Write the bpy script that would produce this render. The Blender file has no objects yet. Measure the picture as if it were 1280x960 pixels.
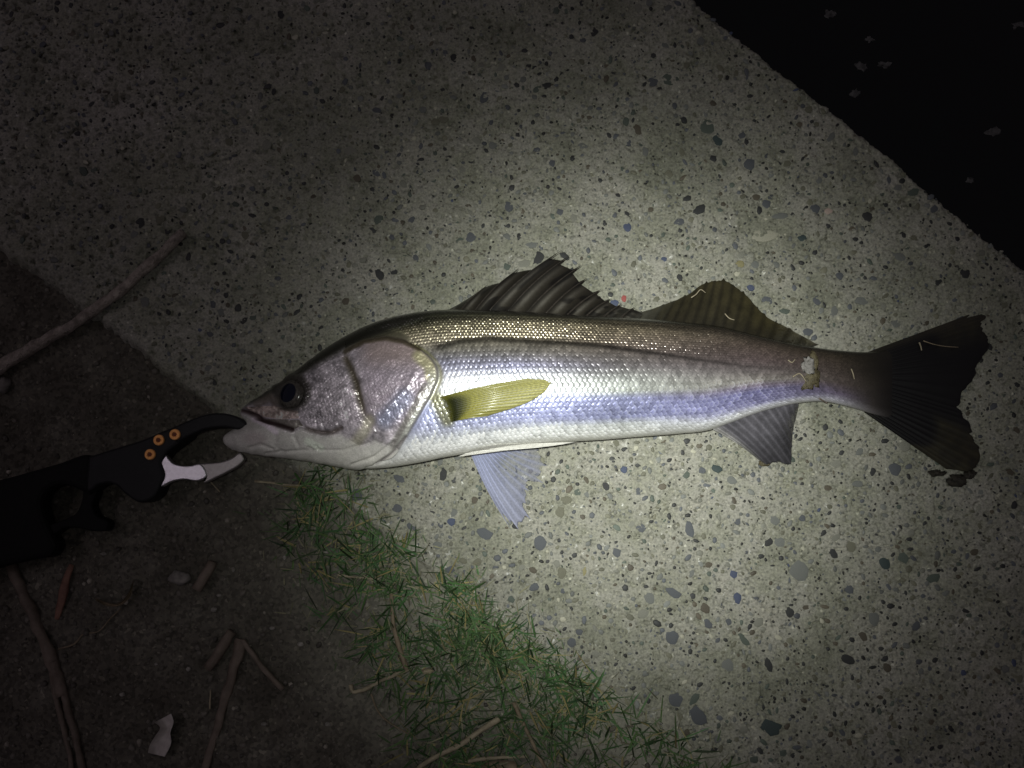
import bpy, math, random
import numpy as np
from mathutils import Vector

random.seed(11)
RNG = np.random.default_rng(11)
scene = bpy.context.scene
COL = scene.collection
PI = math.pi

# ------------------------------------------------------------------ camera
CAM = np.array([0.0, -0.10, 0.85])
FWD = -CAM / np.linalg.norm(CAM)
RIGHT = np.array([1.0, 0, 0])
UP = np.cross(RIGHT, FWD)
LENS = 35.2
TANH = 18.0 / LENS
cam_d = bpy.data.cameras.new('camera'); cam_d.lens = LENS; cam_d.sensor_width = 36
cam_d.clip_start = 0.01; cam_d.clip_end = 400
cam = bpy.data.objects.new('camera', cam_d); COL.objects.link(cam)
cam.location = CAM
cam.rotation_euler = Vector(FWD).to_track_quat('-Z', 'Y').to_euler()
scene.camera = cam


def P(px, py, z=0.0):
    """photograph position (1280x960) at height z -> world point(s)"""
    px = np.asarray(px, float); py = np.asarray(py, float); z = np.asarray(z, float)
    px, py, z = np.broadcast_arrays(px, py, z)
    a = (px - 640) / 640 * TANH
    b = -(py - 480) / 640 * TANH
    d = FWD + a[..., None] * RIGHT + b[..., None] * UP
    t = (z - CAM[2]) / d[..., 2]
    return CAM + d * t[..., None]


# ------------------------------------------------------------------ light: night, dim glow, one torch beam
world = bpy.data.worlds.new('World'); scene.world = world; world.use_nodes = True
bg = world.node_tree.nodes['Background']
bg.inputs['Color'].default_value = (1.0, 0.86, 0.98, 1); bg.inputs['Strength'].default_value = 0.040

sun_d = bpy.data.lights.new('street_glow', 'SUN'); sun_d.energy = 0.11; sun_d.angle = math.radians(16)
sun_d.color = (1.0, 0.86, 0.97)
sun = bpy.data.objects.new('street_glow', sun_d); COL.objects.link(sun)
sun.rotation_euler = Vector((0.42, -0.16, -0.88)).to_track_quat('-Z', 'Y').to_euler()

tor_d = bpy.data.lights.new('torch_beam', 'SPOT'); tor_d.energy = 56; tor_d.color = (0.97, 1.0, 0.93)
tor_d.spot_size = math.radians(80); tor_d.spot_blend = 0.4; tor_d.shadow_soft_size = 0.012
tor = bpy.data.objects.new('torch_beam', tor_d); COL.objects.link(tor)
TLOC = P(592, 600, 0.0) * np.array([1, 1, 0]) + np.array([0, 0, 0.92])
TAIM = P(780, 530, 0.0)
tor.location = TLOC
tor.rotation_euler = Vector(TAIM - TLOC).to_track_quat('-Z', 'Y').to_euler()

# beam profile of a hand torch: bright core, soft shoulder, faint spill (strength by angle from the axis)
tor_d.use_nodes = True
tn, tl = tor_d.node_tree.nodes, tor_d.node_tree.links
em = tn['Emission']
tco = tn.new('ShaderNodeTexCoord'); sx = tn.new('ShaderNodeSeparateXYZ'); tl.new(tco.outputs['Normal'], sx.inputs['Vector'])
ab_ = tn.new('ShaderNodeMath'); ab_.operation = 'ABSOLUTE'; tl.new(sx.outputs['Z'], ab_.inputs[0])
ac = tn.new('ShaderNodeMath'); ac.operation = 'ARCCOSINE'; tl.new(ab_.outputs[0], ac.inputs[0])
dv = tn.new('ShaderNodeMath'); dv.operation = 'DIVIDE'; tl.new(ac.outputs[0], dv.inputs[0]); dv.inputs[1].default_value = math.radians(35)
rm_ = tn.new('ShaderNodeValToRGB'); rm_.color_ramp.interpolation = 'B_SPLINE'
BEAM = [(0, 1.0), (4, .97), (7.5, .78), (10.5, .56), (13, .33), (15, .18), (17.5, .085), (21, .034), (28, .007), (35, 0)]
el = rm_.color_ramp.elements
el[0].position = 0; el[0].color = (1, 1, 1, 1); el[1].position = 1; el[1].color = (0, 0, 0, 1)
for dg, st in BEAM[1:-1]:
    e_ = el.new(dg / 35); e_.color = (st, st, st, 1)
tl.new(dv.outputs[0], rm_.inputs['Fac']); tl.new(rm_.outputs['Color'], em.inputs['Strength'])

scene.view_settings.view_transform = 'Standard'
scene.view_settings.look = 'None'
scene.view_settings.exposure = 0.0
scene.view_settings.gamma = 1.0
scene.cycles.max_bounces = 6
scene.cycles.transparent_max_bounces = 12


# ------------------------------------------------------------------ numeric helpers
def lin(c):
    c = np.asarray(c, float) / 255.0
    return np.where(c <= 0.04045, c / 12.92, ((c + 0.055) / 1.055) ** 2.4)


def sm(a, b, x):
    t = np.clip((x - a) / (b - a), 0, 1)
    return t * t * (3 - 2 * t)


def _hash(ix, iy, seed):
    h = (ix.astype(np.int64) * 374761393 + iy.astype(np.int64) * 668265263 + seed * 974711) & 0x7fffffff
    h = ((h ^ (h >> 13)) * 1274126177) & 0x7fffffff
    return ((h ^ (h >> 16)) & 0xffffff) / float(0xffffff)


def vnoise(x, y, seed=0):
    x = np.asarray(x, float); y = np.asarray(y, float)
    ix = np.floor(x); iy = np.floor(y); fx = x - ix; fy = y - iy
    fx = fx * fx * (3 - 2 * fx); fy = fy * fy * (3 - 2 * fy)
    ix = ix.astype(np.int64); iy = iy.astype(np.int64)
    a = _hash(ix, iy, seed); b = _hash(ix + 1, iy, seed); c = _hash(ix, iy + 1, seed); d = _hash(ix + 1, iy + 1, seed)
    return (a * (1 - fx) + b * fx) * (1 - fy) + (c * (1 - fx) + d * fx) * fy


def fbm(x, y, seed=0, octv=4):
    s = 0; w = 1; t = 0
    for k in range(octv):
        s = s + w * vnoise(x * 2 ** k, y * 2 ** k, seed + k * 17); t += w; w *= 0.5
    return s / t


def spline(pts, closed=False):
    """cubic through y(x) points"""
    p = np.array(pts, float); X = p[:, 0]; Y = p[:, 1:]
    m = np.gradient(Y, X, axis=0)

    def f(x):
        x = np.asarray(x, float)
        i = np.clip(np.searchsorted(X, x) - 1, 0, len(X) - 2)
        h = X[i + 1] - X[i]; t = np.clip((x - X[i]) / h, 0, 1)
        h = h[..., None]; t = t[..., None]
        r = (2 * t ** 3 - 3 * t ** 2 + 1) * Y[i] + (t ** 3 - 2 * t ** 2 + t) * h * m[i] + \
            (-2 * t ** 3 + 3 * t ** 2) * Y[i + 1] + (t ** 3 - t ** 2) * h * m[i + 1]
        return r[..., 0] if Y.shape[1] == 1 else r
    return f


def curve(pts, n):
    """n points evenly along a smooth curve through pts"""
    p = np.array(pts, float)
    d = np.r_[0, np.cumsum(np.linalg.norm(np.diff(p, axis=0), axis=1))]
    f = spline(np.c_[d, p])
    return f(np.linspace(0, d[-1], n))


def pdist(X, Y, pts):
    """distance to polyline, and fraction along it"""
    best = np.full(X.shape, 1e9); fr = np.zeros(X.shape)
    p = np.array(pts, float); n = len(p) - 1
    for i in range(n):
        ax, ay = p[i]; bx, by = p[i + 1]; dx, dy = bx - ax, by - ay
        t = np.clip(((X - ax) * dx + (Y - ay) * dy) / (dx * dx + dy * dy + 1e-9), 0, 1)
        d = np.hypot(X - ax - t * dx, Y - ay - t * dy)
        m = d < best
        best = np.where(m, d, best); fr = np.where(m, (i + t) / n, fr)
    return best, fr


def inside(X, Y, poly):
    r = np.zeros(np.shape(X), bool); n = len(poly)
    for i in range(n):
        x1, y1 = poly[i]; x2, y2 = poly[(i + 1) % n]
        c = ((y1 > Y) != (y2 > Y)) & (X < (x2 - x1) * (Y - y1) / (y2 - y1 + 1e-12) + x1)
        r ^= c
    return r


# ------------------------------------------------------------------ mesh helpers
def mesh(name, verts, faces, smooth=True, attrs=None):
    me = bpy.data.meshes.new(name)
    verts = np.asarray(verts, np.float32)
    if isinstance(faces, np.ndarray):
        nf, k = faces.shape
        me.vertices.add(len(verts)); me.vertices.foreach_set('co', verts.ravel())
        me.loops.add(nf * k); me.loops.foreach_set('vertex_index', faces.astype(np.int32).ravel())
        me.polygons.add(nf); me.polygons.foreach_set('loop_start', np.arange(0, nf * k, k, dtype=np.int32))
        try:
            me.polygons.foreach_set('loop_total', np.full(nf, k, dtype=np.int32))
        except Exception:
            pass
        me.update(calc_edges=True)
    else:
        me.from_pydata(verts.tolist(), [], faces)
    if smooth:
        me.polygons.foreach_set('use_smooth', np.ones(len(me.polygons), bool))
    for k, v in (attrs or {}).items():
        v = np.asarray(v, np.float32)
        if v.ndim == 2:
            if v.shape[1] == 3:
                v = np.c_[v, np.ones(len(v), np.float32)]
            a = me.attributes.new(k, 'FLOAT_COLOR', 'POINT'); a.data.foreach_set('color', v.ravel())
        else:
            a = me.attributes.new(k, 'FLOAT', 'POINT'); a.data.foreach_set('value', v.ravel())
    me.validate()
    return me


def grid_faces(nu, nv, closed_v=False, base=0):
    i = np.arange(nu - 1)[:, None]; j = np.arange(nv if closed_v else nv - 1)[None, :]
    jn = (j + 1) % nv
    f = np.stack(np.broadcast_arrays(i * nv + j, (i + 1) * nv + j, (i + 1) * nv + jn, i * nv + jn), -1)
    return f.reshape(-1, 4) + base


def obj(name, me, mat, parent=None, label=None, cat=None, group=None, kind=None):
    o = bpy.data.objects.new(name, me); COL.objects.link(o)
    if mat and not me.materials:
        me.materials.append(mat)
    if parent:
        o.parent = parent
    if label: o['label'] = label
    if cat: o['category'] = cat
    if group: o['group'] = group
    if kind: o['kind'] = kind
    return o


def empty(name, label, cat, loc=(0, 0, 0), group=None):
    o = bpy.data.objects.new(name, None); COL.objects.link(o)
    o.empty_display_size = 0.02
    o['label'] = label; o['category'] = cat
    if group: o['group'] = group
    return o


def prism(poly, z0, z1, bev=0.0):
    """plate with an outline (world xy), lower height z0, upper z1, bevelled rim; z0/z1 may be per-vertex lists"""
    p = np.array(poly, float)
    area = 0.5 * np.sum(p[:, 0] * np.roll(p[:, 1], -1) - np.roll(p[:, 0], -1) * p[:, 1])
    if area < 0:
        p = p[::-1]
        if np.ndim(z0): z0 = np.array(z0)[::-1]
        if np.ndim(z1): z1 = np.array(z1)[::-1]
    n = len(p)
    e1 = p - np.roll(p, 1, 0); e2 = np.roll(p, -1, 0) - p
    e1 /= np.linalg.norm(e1, axis=1)[:, None] + 1e-9; e2 /= np.linalg.norm(e2, axis=1)[:, None] + 1e-9
    nn = np.c_[-(e1 + e2)[:, 1], (e1 + e2)[:, 0]]; nn /= np.linalg.norm(nn, axis=1)[:, None] + 1e-9
    z0 = np.broadcast_to(np.asarray(z0, float), n); z1 = np.broadcast_to(np.asarray(z1, float), n)
    rings = []
    for (off, k) in ((bev, 0), (0, 1), (0, 2), (bev * .35, 3), (bev, 4)):
        q = p + nn * off
        z = {0: z0, 1: z0 + bev, 2: z1 - bev, 3: z1 - bev * .3, 4: z1}[k]
        rings.append(np.c_[q, z])
    v = np.concatenate(rings)
    f = []
    for r in range(4):
        for i in range(n):
            j = (i + 1) % n
            f.append((r * n + i, r * n + j, (r + 1) * n + j, (r + 1) * n + i))
    f.append(tuple(range(4 * n, 5 * n))); f.append(tuple(reversed(range(n))))
    return v, f


def tube(pts, radii, sides=10, rough=0.12, seed=0, flat=1.0):
    """tapered twig through world points"""
    pts = np.asarray(pts, float)
    n = len(pts); r = np.interp(np.linspace(0, 1, n), np.linspace(0, 1, len(radii)), radii)
    t = np.gradient(pts, axis=0); t /= np.linalg.norm(t, axis=1)[:, None]
    up = np.array([0, 0, 1.0]); s = np.cross(t, up); s /= np.linalg.norm(s, axis=1)[:, None] + 1e-9
    w = np.cross(s, t)
    th = np.linspace(0, 2 * PI, sides, endpoint=False)
    rr = r[:, None] * (1 + rough * (2 * vnoise(np.arange(n)[:, None] * .55 + 9 * seed, th[None, :] * 1.4 + seed, seed) - 1))
    v = pts[:, None, :] + rr[..., None] * (np.cos(th)[None, :, None] * s[:, None, :] + flat * np.sin(th)[None, :, None] * w[:, None, :])
    v = v.reshape(-1, 3)
    f = [tuple(x) for x in grid_faces(n, sides, True)]
    f.append(tuple(range(sides))); f.append(tuple(reversed(range((n - 1) * sides, n * sides))))
    return v, f


# ------------------------------------------------------------------ materials
def mat(name):
    m = bpy.data.materials.new(name); m.use_nodes = True
    return m, m.node_tree.nodes, m.node_tree.links, m.node_tree.nodes['Principled BSDF']


def N(nodes, t, **kw):
    n = nodes.new(t)
    for k, v in kw.items():
        if k in n.inputs.keys():
            n.inputs[k].default_value = v
        else:
            setattr(n, k, v)
    return n


def ramp(nodes, stops):
    r = nodes.new('ShaderNodeValToRGB'); e = r.color_ramp.elements
    e[0].position, e[0].color = stops[0][0], (*stops[0][1], 1)
    e[1].position, e[1].color = stops[-1][0], (*stops[-1][1], 1)
    for p, c in stops[1:-1]:
        x = e.new(p); x.color = (*c, 1)
    return r


def noisy(name, c1, c2, scale, rough=0.7, bump=0.3, bscale=None, spec=0.4, dist=0.0006, metal=0.0, stretch=None):
    """two-tone procedural with fine relief"""
    m, n, l, b = mat(name)
    tc = N(n, 'ShaderNodeTexCoord')
    src = tc.outputs['Object']
    if stretch:
        mp = N(n, 'ShaderNodeMapping'); mp.inputs['Scale'].default_value = stretch
        l.new(src, mp.inputs['Vector']); src = mp.outputs['Vector']
    t = N(n, 'ShaderNodeTexNoise', Scale=scale, Detail=6.0, Roughness=0.65); l.new(src, t.inputs['Vector'])
    r = ramp(n, [(0.32, c1), (0.68, c2)]); l.new(t.outputs['Fac'], r.inputs['Fac'])
    l.new(r.outputs['Color'], b.inputs['Base Color'])
    t2 = N(n, 'ShaderNodeTexNoise', Scale=bscale or scale * 4, Detail=5.0); l.new(src, t2.inputs['Vector'])
    bp = N(n, 'ShaderNodeBump', Strength=bump, Distance=dist); l.new(t2.outputs['Fac'], bp.inputs['Height'])
    l.new(bp.outputs['Normal'], b.inputs['Normal'])
    b.inputs['Roughness'].default_value = rough; b.inputs['Metallic'].default_value = metal
    b.inputs['Specular IOR Level'].default_value = spec
    return m


def concrete_material():
    m, n, l, b = mat('weathered_concrete')
    tc = N(n, 'ShaderNodeTexCoord'); o = tc.outputs['Object']
    big = N(n, 'ShaderNodeTexNoise', Scale=7.0, Detail=4.0, Roughness=0.6); l.new(o, big.inputs['Vector'])
    rb = ramp(n, [(0.3, (0.20, 0.198, 0.165)), (0.5, (0.255, 0.250, 0.212)), (0.72, (0.30, 0.29, 0.258))])
    l.new(big.outputs['Fac'], rb.inputs['Fac'])
    # sand grains: fine speckle of light and dark
    fine = N(n, 'ShaderNodeTexNoise', Scale=520.0, Detail=3.0, Roughness=0.7); l.new(o, fine.inputs['Vector'])
    rf = ramp(n, [(0.28, (0.45, 0.45, 0.44)), (0.5, (1.0, 1.0, 1.0)), (0.74, (1.4, 1.4, 1.36))])
    l.new(fine.outputs['Fac'], rf.inputs['Fac'])
    mx = N(n, 'ShaderNodeMix', data_type='RGBA', blend_type='MULTIPLY'); mx.inputs[0].default_value = 0.85
    l.new(rb.outputs['Color'], mx.inputs[6]); l.new(rf.outputs['Color'], mx.inputs[7])
    # grains 1-3 mm, each its own grey; the whitest few paint in glints
    vor = N(n, 'ShaderNodeTexVoronoi', Scale=330.0); vor.inputs['Randomness'].default_value = 1.0; l.new(o, vor.inputs['Vector'])
    sep = N(n, 'ShaderNodeSeparateColor'); l.new(vor.outputs['Color'], sep.inputs['Color'])
    rg = ramp(n, [(0.0, (0.45, 0.46, 0.46)), (0.22, (0.65, 0.66, 0.64)), (0.45, (1, 1, 1)), (0.9, (1.08, 1.07, 1.02)), (0.985, (1.35, 1.35, 1.3)), (1.0, (2.0, 2.0, 2.0))])
    l.new(sep.outputs['Red'], rg.inputs['Fac'])
    dm = ramp(n, [(0.25, (1, 1, 1)), (0.5, (0, 0, 0))]); l.new(vor.outputs['Distance'], dm.inputs['Fac'])
    mx2 = N(n, 'ShaderNodeMix', data_type='RGBA', blend_type='MULTIPLY')
    l.new(dm.outputs['Color'], mx2.inputs[0]); l.new(mx.outputs[2], mx2.inputs[6]); l.new(rg.outputs['Color'], mx2.inputs[7])
    # stains: greenish damp patches
    st = N(n, 'ShaderNodeTexNoise', Scale=18.0, Detail=5.0, Roughness=0.7); l.new(o, st.inputs['Vector'])
    rs = ramp(n, [(0.34, (0.58, 0.61, 0.53)), (0.45, (0.84, 0.86, 0.78)), (0.56, (1, 1, 1)), (0.68, (1.12, 1.1, 1.08))]); l.new(st.outputs['Fac'], rs.inputs['Fac'])
    mx3 = N(n, 'ShaderNodeMix', data_type='RGBA', blend_type='MULTIPLY'); mx3.inputs[0].default_value = 0.8
    l.new(mx2.outputs[2], mx3.inputs[6]); l.new(rs.outputs['Color'], mx3.inputs[7])
    l.new(mx3.outputs[2], b.inputs['Base Color'])
    # a few grains are glassy
    rr = ramp(n, [(0.95, (0.85, 0.85, 0.85)), (0.98, (0.3, 0.3, 0.3))]); l.new(sep.outputs['Green'], rr.inputs['Fac'])
    l.new(rr.outputs['Color'], b.inputs['Roughness'])
    bp = N(n, 'ShaderNodeBump', Strength=0.55, Distance=0.0007); l.new(fine.outputs['Fac'], bp.inputs['Height'])
    bp2 = N(n, 'ShaderNodeBump', Strength=0.5, Distance=0.0006); bp2.invert = True
    l.new(vor.outputs['Distance'], bp2.inputs['Height']); l.new(bp.outputs['Normal'], bp2.inputs['Normal'])
    l.new(bp2.outputs['Normal'], b.inputs['Normal'])
    return m


def soil_material():
    m, n, l, b = mat('packed_soil')
    tc = N(n, 'ShaderNodeTexCoord'); o = tc.outputs['Object']
    big = N(n, 'ShaderNodeTexNoise', Scale=22.0, Detail=6.0, Roughness=0.7); l.new(o, big.inputs['Vector'])
    rb = ramp(n, [(0.3, (0.062, 0.055, 0.045)), (0.55, (0.110, 0.101, 0.084)), (0.75, (0.170, 0.159, 0.135))])
    l.new(big.outputs['Fac'], rb.inputs['Fac'])
    vor = N(n, 'ShaderNodeTexVoronoi', Scale=420.0); l.new(o, vor.inputs['Vector'])
    sep = N(n, 'ShaderNodeSeparateColor'); l.new(vor.outputs['Color'], sep.inputs['Color'])
    rg = ramp(n, [(0.0, (0.5, 0.5, 0.5)), (0.5, (1, 1, 1)), (0.97, (1.3, 1.3, 1.25)), (1.0, (2.2, 2.2, 2.1))])
    l.new(sep.outputs['Red'], rg.inputs['Fac'])
    mx = N(n, 'ShaderNodeMix', data_type='RGBA', blend_type='MULTIPLY'); mx.inputs[0].default_value = 0.8
    l.new(rb.outputs['Color'], mx.inputs[6]); l.new(rg.outputs['Color'], mx.inputs[7])
    # pale cement dust and sand washed off the slab
    da_ = N(n, 'ShaderNodeAttribute', attribute_name='Dust')
    mxd = N(n, 'ShaderNodeMix', data_type='RGBA', blend_type='MULTIPLY'); mxd.inputs[0].default_value = 0.5
    mxd.inputs[6].default_value = (0.25, 0.245, 0.20, 1); l.new(rg.outputs['Color'], mxd.inputs[7])
    mxs = N(n, 'ShaderNodeMix', data_type='RGBA'); l.new(da_.outputs['Fac'], mxs.inputs[0]); l.new(mx.outputs[2], mxs.inputs[6]); l.new(mxd.outputs[2], mxs.inputs[7])
    l.new(mxs.outputs[2], b.inputs['Base Color'])
    fine = N(n, 'ShaderNodeTexNoise', Scale=260.0, Detail=6.0, Roughness=0.75); l.new(o, fine.inputs['Vector'])
    bp = N(n, 'ShaderNodeBump', Strength=0.8, Distance=0.0015); l.new(fine.outputs['Fac'], bp.inputs['Height'])
    l.new(bp.outputs['Normal'], b.inputs['Normal'])
    b.inputs['Roughness'].default_value = 0.95; b.inputs['Specular IOR Level'].default_value = 0.2
    return m


def attr_material(name, rough=0.4, metal_attr=None, coat=0.0, spec=0.5, bscale=900, bump=0.15, alpha_attr=None, rough_attr=None, coat_rough=0.15, dist=0.0003):
    m, n, l, b = mat(name)
    a = N(n, 'ShaderNodeAttribute', attribute_name='Col')
    tc = N(n, 'ShaderNodeTexCoord')
    t = N(n, 'ShaderNodeTexNoise', Scale=bscale, Detail=3.0); l.new(tc.outputs['Object'], t.inputs['Vector'])
    rv = ramp(n, [(0.25, (0.8, 0.8, 0.8)), (0.75, (1.2, 1.2, 1.2))]); l.new(t.outputs['Fac'], rv.inputs['Fac'])
    mx = N(n, 'ShaderNodeMix', data_type='RGBA', blend_type='MULTIPLY'); mx.inputs[0].default_value = 1.0
    l.new(a.outputs['Color'], mx.inputs[6]); l.new(rv.outputs['Color'], mx.inputs[7])
    l.new(mx.outputs[2], b.inputs['Base Color'])
    bp = N(n, 'ShaderNodeBump', Strength=bump, Distance=dist); l.new(t.outputs['Fac'], bp.inputs['Height'])
    l.new(bp.outputs['Normal'], b.inputs['Normal'])
    b.inputs['Roughness'].default_value = rough; b.inputs['Specular IOR Level'].default_value = spec
    b.inputs['Coat Weight'].default_value = coat; b.inputs['Coat Roughness'].default_value = coat_rough
    if metal_attr:
        am = N(n, 'ShaderNodeAttribute', attribute_name=metal_attr); l.new(am.outputs['Fac'], b.inputs['Metallic'])
    if rough_attr:
        ar = N(n, 'ShaderNodeAttribute', attribute_name=rough_attr); l.new(ar.outputs['Fac'], b.inputs['Roughness'])
    if alpha_attr:
        aa = N(n, 'ShaderNodeAttribute', attribute_name=alpha_attr); l.new(aa.outputs['Fac'], b.inputs['Alpha'])
    return m


M_CONC = concrete_material()
M_SOIL = soil_material()
M_FISH = attr_material('wet_fish_skin', rough=0.36, metal_attr='Met', coat=0.45, rough_attr='Rgh', coat_rough=0.12, bump=0.25)
M_FIN = attr_material('fin_membrane', rough=0.38, coat=0.2, alpha_attr='Alp', bscale=700, bump=0.2)
M_GRASS = attr_material('grass_blades', rough=0.6, spec=0.3)
M_STONES = attr_material('aggregate_stone', rough=0.6, spec=0.4, bscale=1500, bump=0.3)
M_BLACK = noisy('black_anodised_metal', (0.006, 0.006, 0.007), (0.011, 0.011, 0.012), 300, rough=0.6, bump=0.1, spec=0.3)
M_RUBBER = noisy('black_plastic', (0.004, 0.004, 0.004), (0.007, 0.007, 0.007), 300, rough=0.75, bump=0.2, spec=0.2)
M_STEEL = noisy('brushed_steel', (0.78, 0.76, 0.80), (0.9, 0.88, 0.92), 400, rough=0.42, bump=0.06, metal=1.0)
M_STEEL2 = noisy('satin_steel_tip', (0.36, 0.34, 0.33), (0.45, 0.43, 0.42), 400, rough=0.5, bump=0.08, metal=1.0)
M_BRASS = noisy('orange_anodised_screw', (0.78, 0.34, 0.10), (0.9, 0.45, 0.16), 900, rough=0.55, bump=0.05, metal=0.35)
M_SOCKET = noisy('screw_recess', (0.12, 0.03, 0.015), (0.2, 0.05, 0.02), 900, rough=0.6, bump=0.05)
M_BROWN = noisy('brown_twig_bark', (0.16, 0.135, 0.115), (0.46, 0.40, 0.35), 130, bump=1.0, dist=0.003, stretch=(1, 1, 1))
M_DARKW = noisy('dark_rotten_wood', (0.10, 0.078, 0.06), (0.20, 0.16, 0.13), 70, bump=0.6, dist=0.001)
M_STRAW = noisy('dry_straw', (0.18, 0.15, 0.10), (0.38, 0.33, 0.23), 120, bump=0.4, dist=0.0006)
M_RED = noisy('reddish_bark', (0.13, 0.062, 0.045), (0.26, 0.14, 0.10), 120, bump=0.6, dist=0.001)
M_PALE = noisy('pale_weathered_paper', (0.42, 0.38, 0.36), (0.62, 0.58, 0.55), 120, bump=0.4, dist=0.0008)
M_LEAF = noisy('dry_leaf', (0.13, 0.10, 0.065), (0.27, 0.215, 0.145), 110, bump=0.4, dist=0.0006)
M_MUD = noisy('wet_mud_smear', (0.035, 0.028, 0.015), (0.13, 0.11, 0.06), 260, rough=0.5, bump=0.7, dist=0.0012)
M_FLUFF = noisy('pale_fluff', (0.06, 0.055, 0.045), (0.30, 0.285, 0.275), 220, rough=0.8, bump=0.6)
M_FOAM = noisy('water_foam', (0.015, 0.015, 0.015), (0.16, 0.16, 0.155), 110, rough=0.7, bump=0.5)

# ------------------------------------------------------------------ slab between soil and water
E1a, E1b = P(0, 312), P(850, 962)             # soil side edge
E2a, E2b = P(870, -4), P(1280, 326)           # water side edge
DIR = (E1b - E1a)[:2]; DIR /= np.linalg.norm(DIR)
NRM = np.array([-DIR[1], DIR[0]])             # towards the water
ORG = E1a[:2]
W0 = float((E2a[:2] - ORG) @ NRM); A0 = float((E2a[:2] - ORG) @ DIR)
W1 = float((E2b[:2] - ORG) @ NRM); A1 = float((E2b[:2] - ORG) @ DIR)


def width(a):
    return W0 + (W1 - W0) * np.clip((a - A0) / (A1 - A0), -2, 3)


def ab(x, y):
    dx = np.asarray(x) - ORG[0]; dy = np.asarray(y) - ORG[1]
    return dx * DIR[0] + dy * DIR[1], dx * NRM[0] + dy * NRM[1]


def xy(a, b):
    return ORG[0] + a * DIR[0] + b * NRM[0], ORG[1] + a * DIR[1] + b * NRM[1]


def slab_relief(x, y):
    r = (fbm(x * 14, y * 14, 3, 3) - .5) * 0.0016
    r = r + (fbm(x * 150, y * 150, 5, 4) - .5) * 0.0016
    p = vnoise(x * 330, y * 330, 8); q = vnoise(x * 300 + 40, y * 300, 21)
    r = r - 0.0036 * sm(0.76, 0.88, p) - 0.0030 * sm(0.8, 0.9, q)      # blow holes
    return r


def build_slab():
    da = 0.00125
    dense = np.arange(-0.30, 1.42, da)
    lo = -0.30 - np.geomspace(0.002, 6.0, 40)[::-1]; hi = 1.42 + np.geomspace(0.002, 6.0, 40)
    a = np.r_[lo, dense, hi]
    nb = 420
    t = np.linspace(0, 1, nb)
    A, Tt = np.meshgrid(a, t, indexing='ij')
    rag1 = (fbm(A * 22, A * 0 + 1, 31, 5) - .5) * 0.010 + (vnoise(A * 260, A * 0, 32) - .5) * 0.003
    rag2 = (fbm(A * 12, A * 0 + 7, 33, 6) - .5) * 0.008 + (fbm(A * 300, A * 0, 34, 3) - .5) * 0.003
    Wd = width(A)
    B = Tt * Wd + rag1 * (1 - Tt) ** 6 + rag2 * Tt ** 6
    x, y = xy(A, B)
    z = slab_relief(x, y) + (fbm(x * 110, y * 160, 41, 4) - .5) * 0.0034 * sm(.62, .25, A - .35 * Tt)
    d2 = (1 - Tt) * Wd; d1 = Tt * Wd
    ch = 0.006 + 0.005 * fbm(A * 60, A * 0, 36, 3)
    z = z - 0.012 * np.clip(1 - d2 / ch, 0, 1) ** 2 - 0.010 * np.clip(1 - d1 / 0.008, 0, 1) ** 2
    z = z - sm(0.03, 0.0, d2) * 0.004 * fbm(x * 120, y * 120, 38, 3)
    top = np.stack([x, y, z], -1)
    # sides
    def side(col, sgn):
        rows = []
        for dep in (0.03, 0.10, 0.25, 0.9):
            c = col.copy(); c[:, 2] = -dep; w = 0.004 * sgn
            c[:, 0] += NRM[0] * w; c[:, 1] += NRM[1] * w
            rows.append(c)
        return rows
    s1 = side(top[:, 0], -1)[::-1]; s2 = side(top[:, -1], 1)
    full = np.concatenate([np.stack(s1, 1), top, np.stack(s2, 1)], 1)
    nu, nv = full.shape[:2]
    return mesh('concrete_slab', full.reshape(-1, 3), grid_faces(nu, nv)[:, ::1])


slab = obj('concrete_path', build_slab(), M_CONC, kind='structure',
           label='weathered concrete strip with exposed pebble aggregate between soil and dark water')


def soil_level(a):
    return -0.011 + 0.0115 * sm(0.30, 0.62, a)


def soil_z(x, y):
    a, b = ab(x, y)
    lv = soil_level(a)
    n = (fbm(np.asarray(x) * 9, np.asarray(y) * 9, 51, 3) - .5) * 0.010 + (fbm(np.asarray(x) * 70, np.asarray(y) * 70, 53, 4) - .5) * 0.009
    z = lv + n * sm(0.0, -0.04, b) + (fbm(np.asarray(x) * 90, np.asarray(y) * 90, 57, 4) - .5) * 0.004
    return z + (fbm(np.asarray(x) * 38, np.asarray(y) * 38, 58, 3) - .5) * 0.004 * sm(-.01, .01, b) - np.clip(b, 0, 1) * 0.075 - 0.012 * sm(0.035, 0.07, b)


def build_soil():
    a = np.r_[-0.35 - np.geomspace(0.004, 7.0, 30)[::-1], np.arange(-0.35, 1.45, 0.0024), 1.45 + np.geomspace(0.004, 7.0, 30)]
    b = np.r_[-0.62 - np.geomspace(0.004, 9.0, 40)[::-1], np.arange(-0.62, 0.062, 0.0024)]
    A, B = np.meshgrid(a, b, indexing='ij')
    x, y = xy(A, B)
    z = soil_z(x, y)
    dust = sm(-.17, .0, B + .10 * (fbm(x * 16, y * 16, 59, 4) - .5)) * sm(.25, .55, A)
    return mesh('soil', np.stack([x, y, z], -1).reshape(-1, 3), grid_faces(len(a), len(b)), attrs={'Dust': dust.ravel()})


soil = obj('soil', build_soil(), M_SOIL, kind='structure', label='dark bare soil bank beside the concrete')

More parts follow.
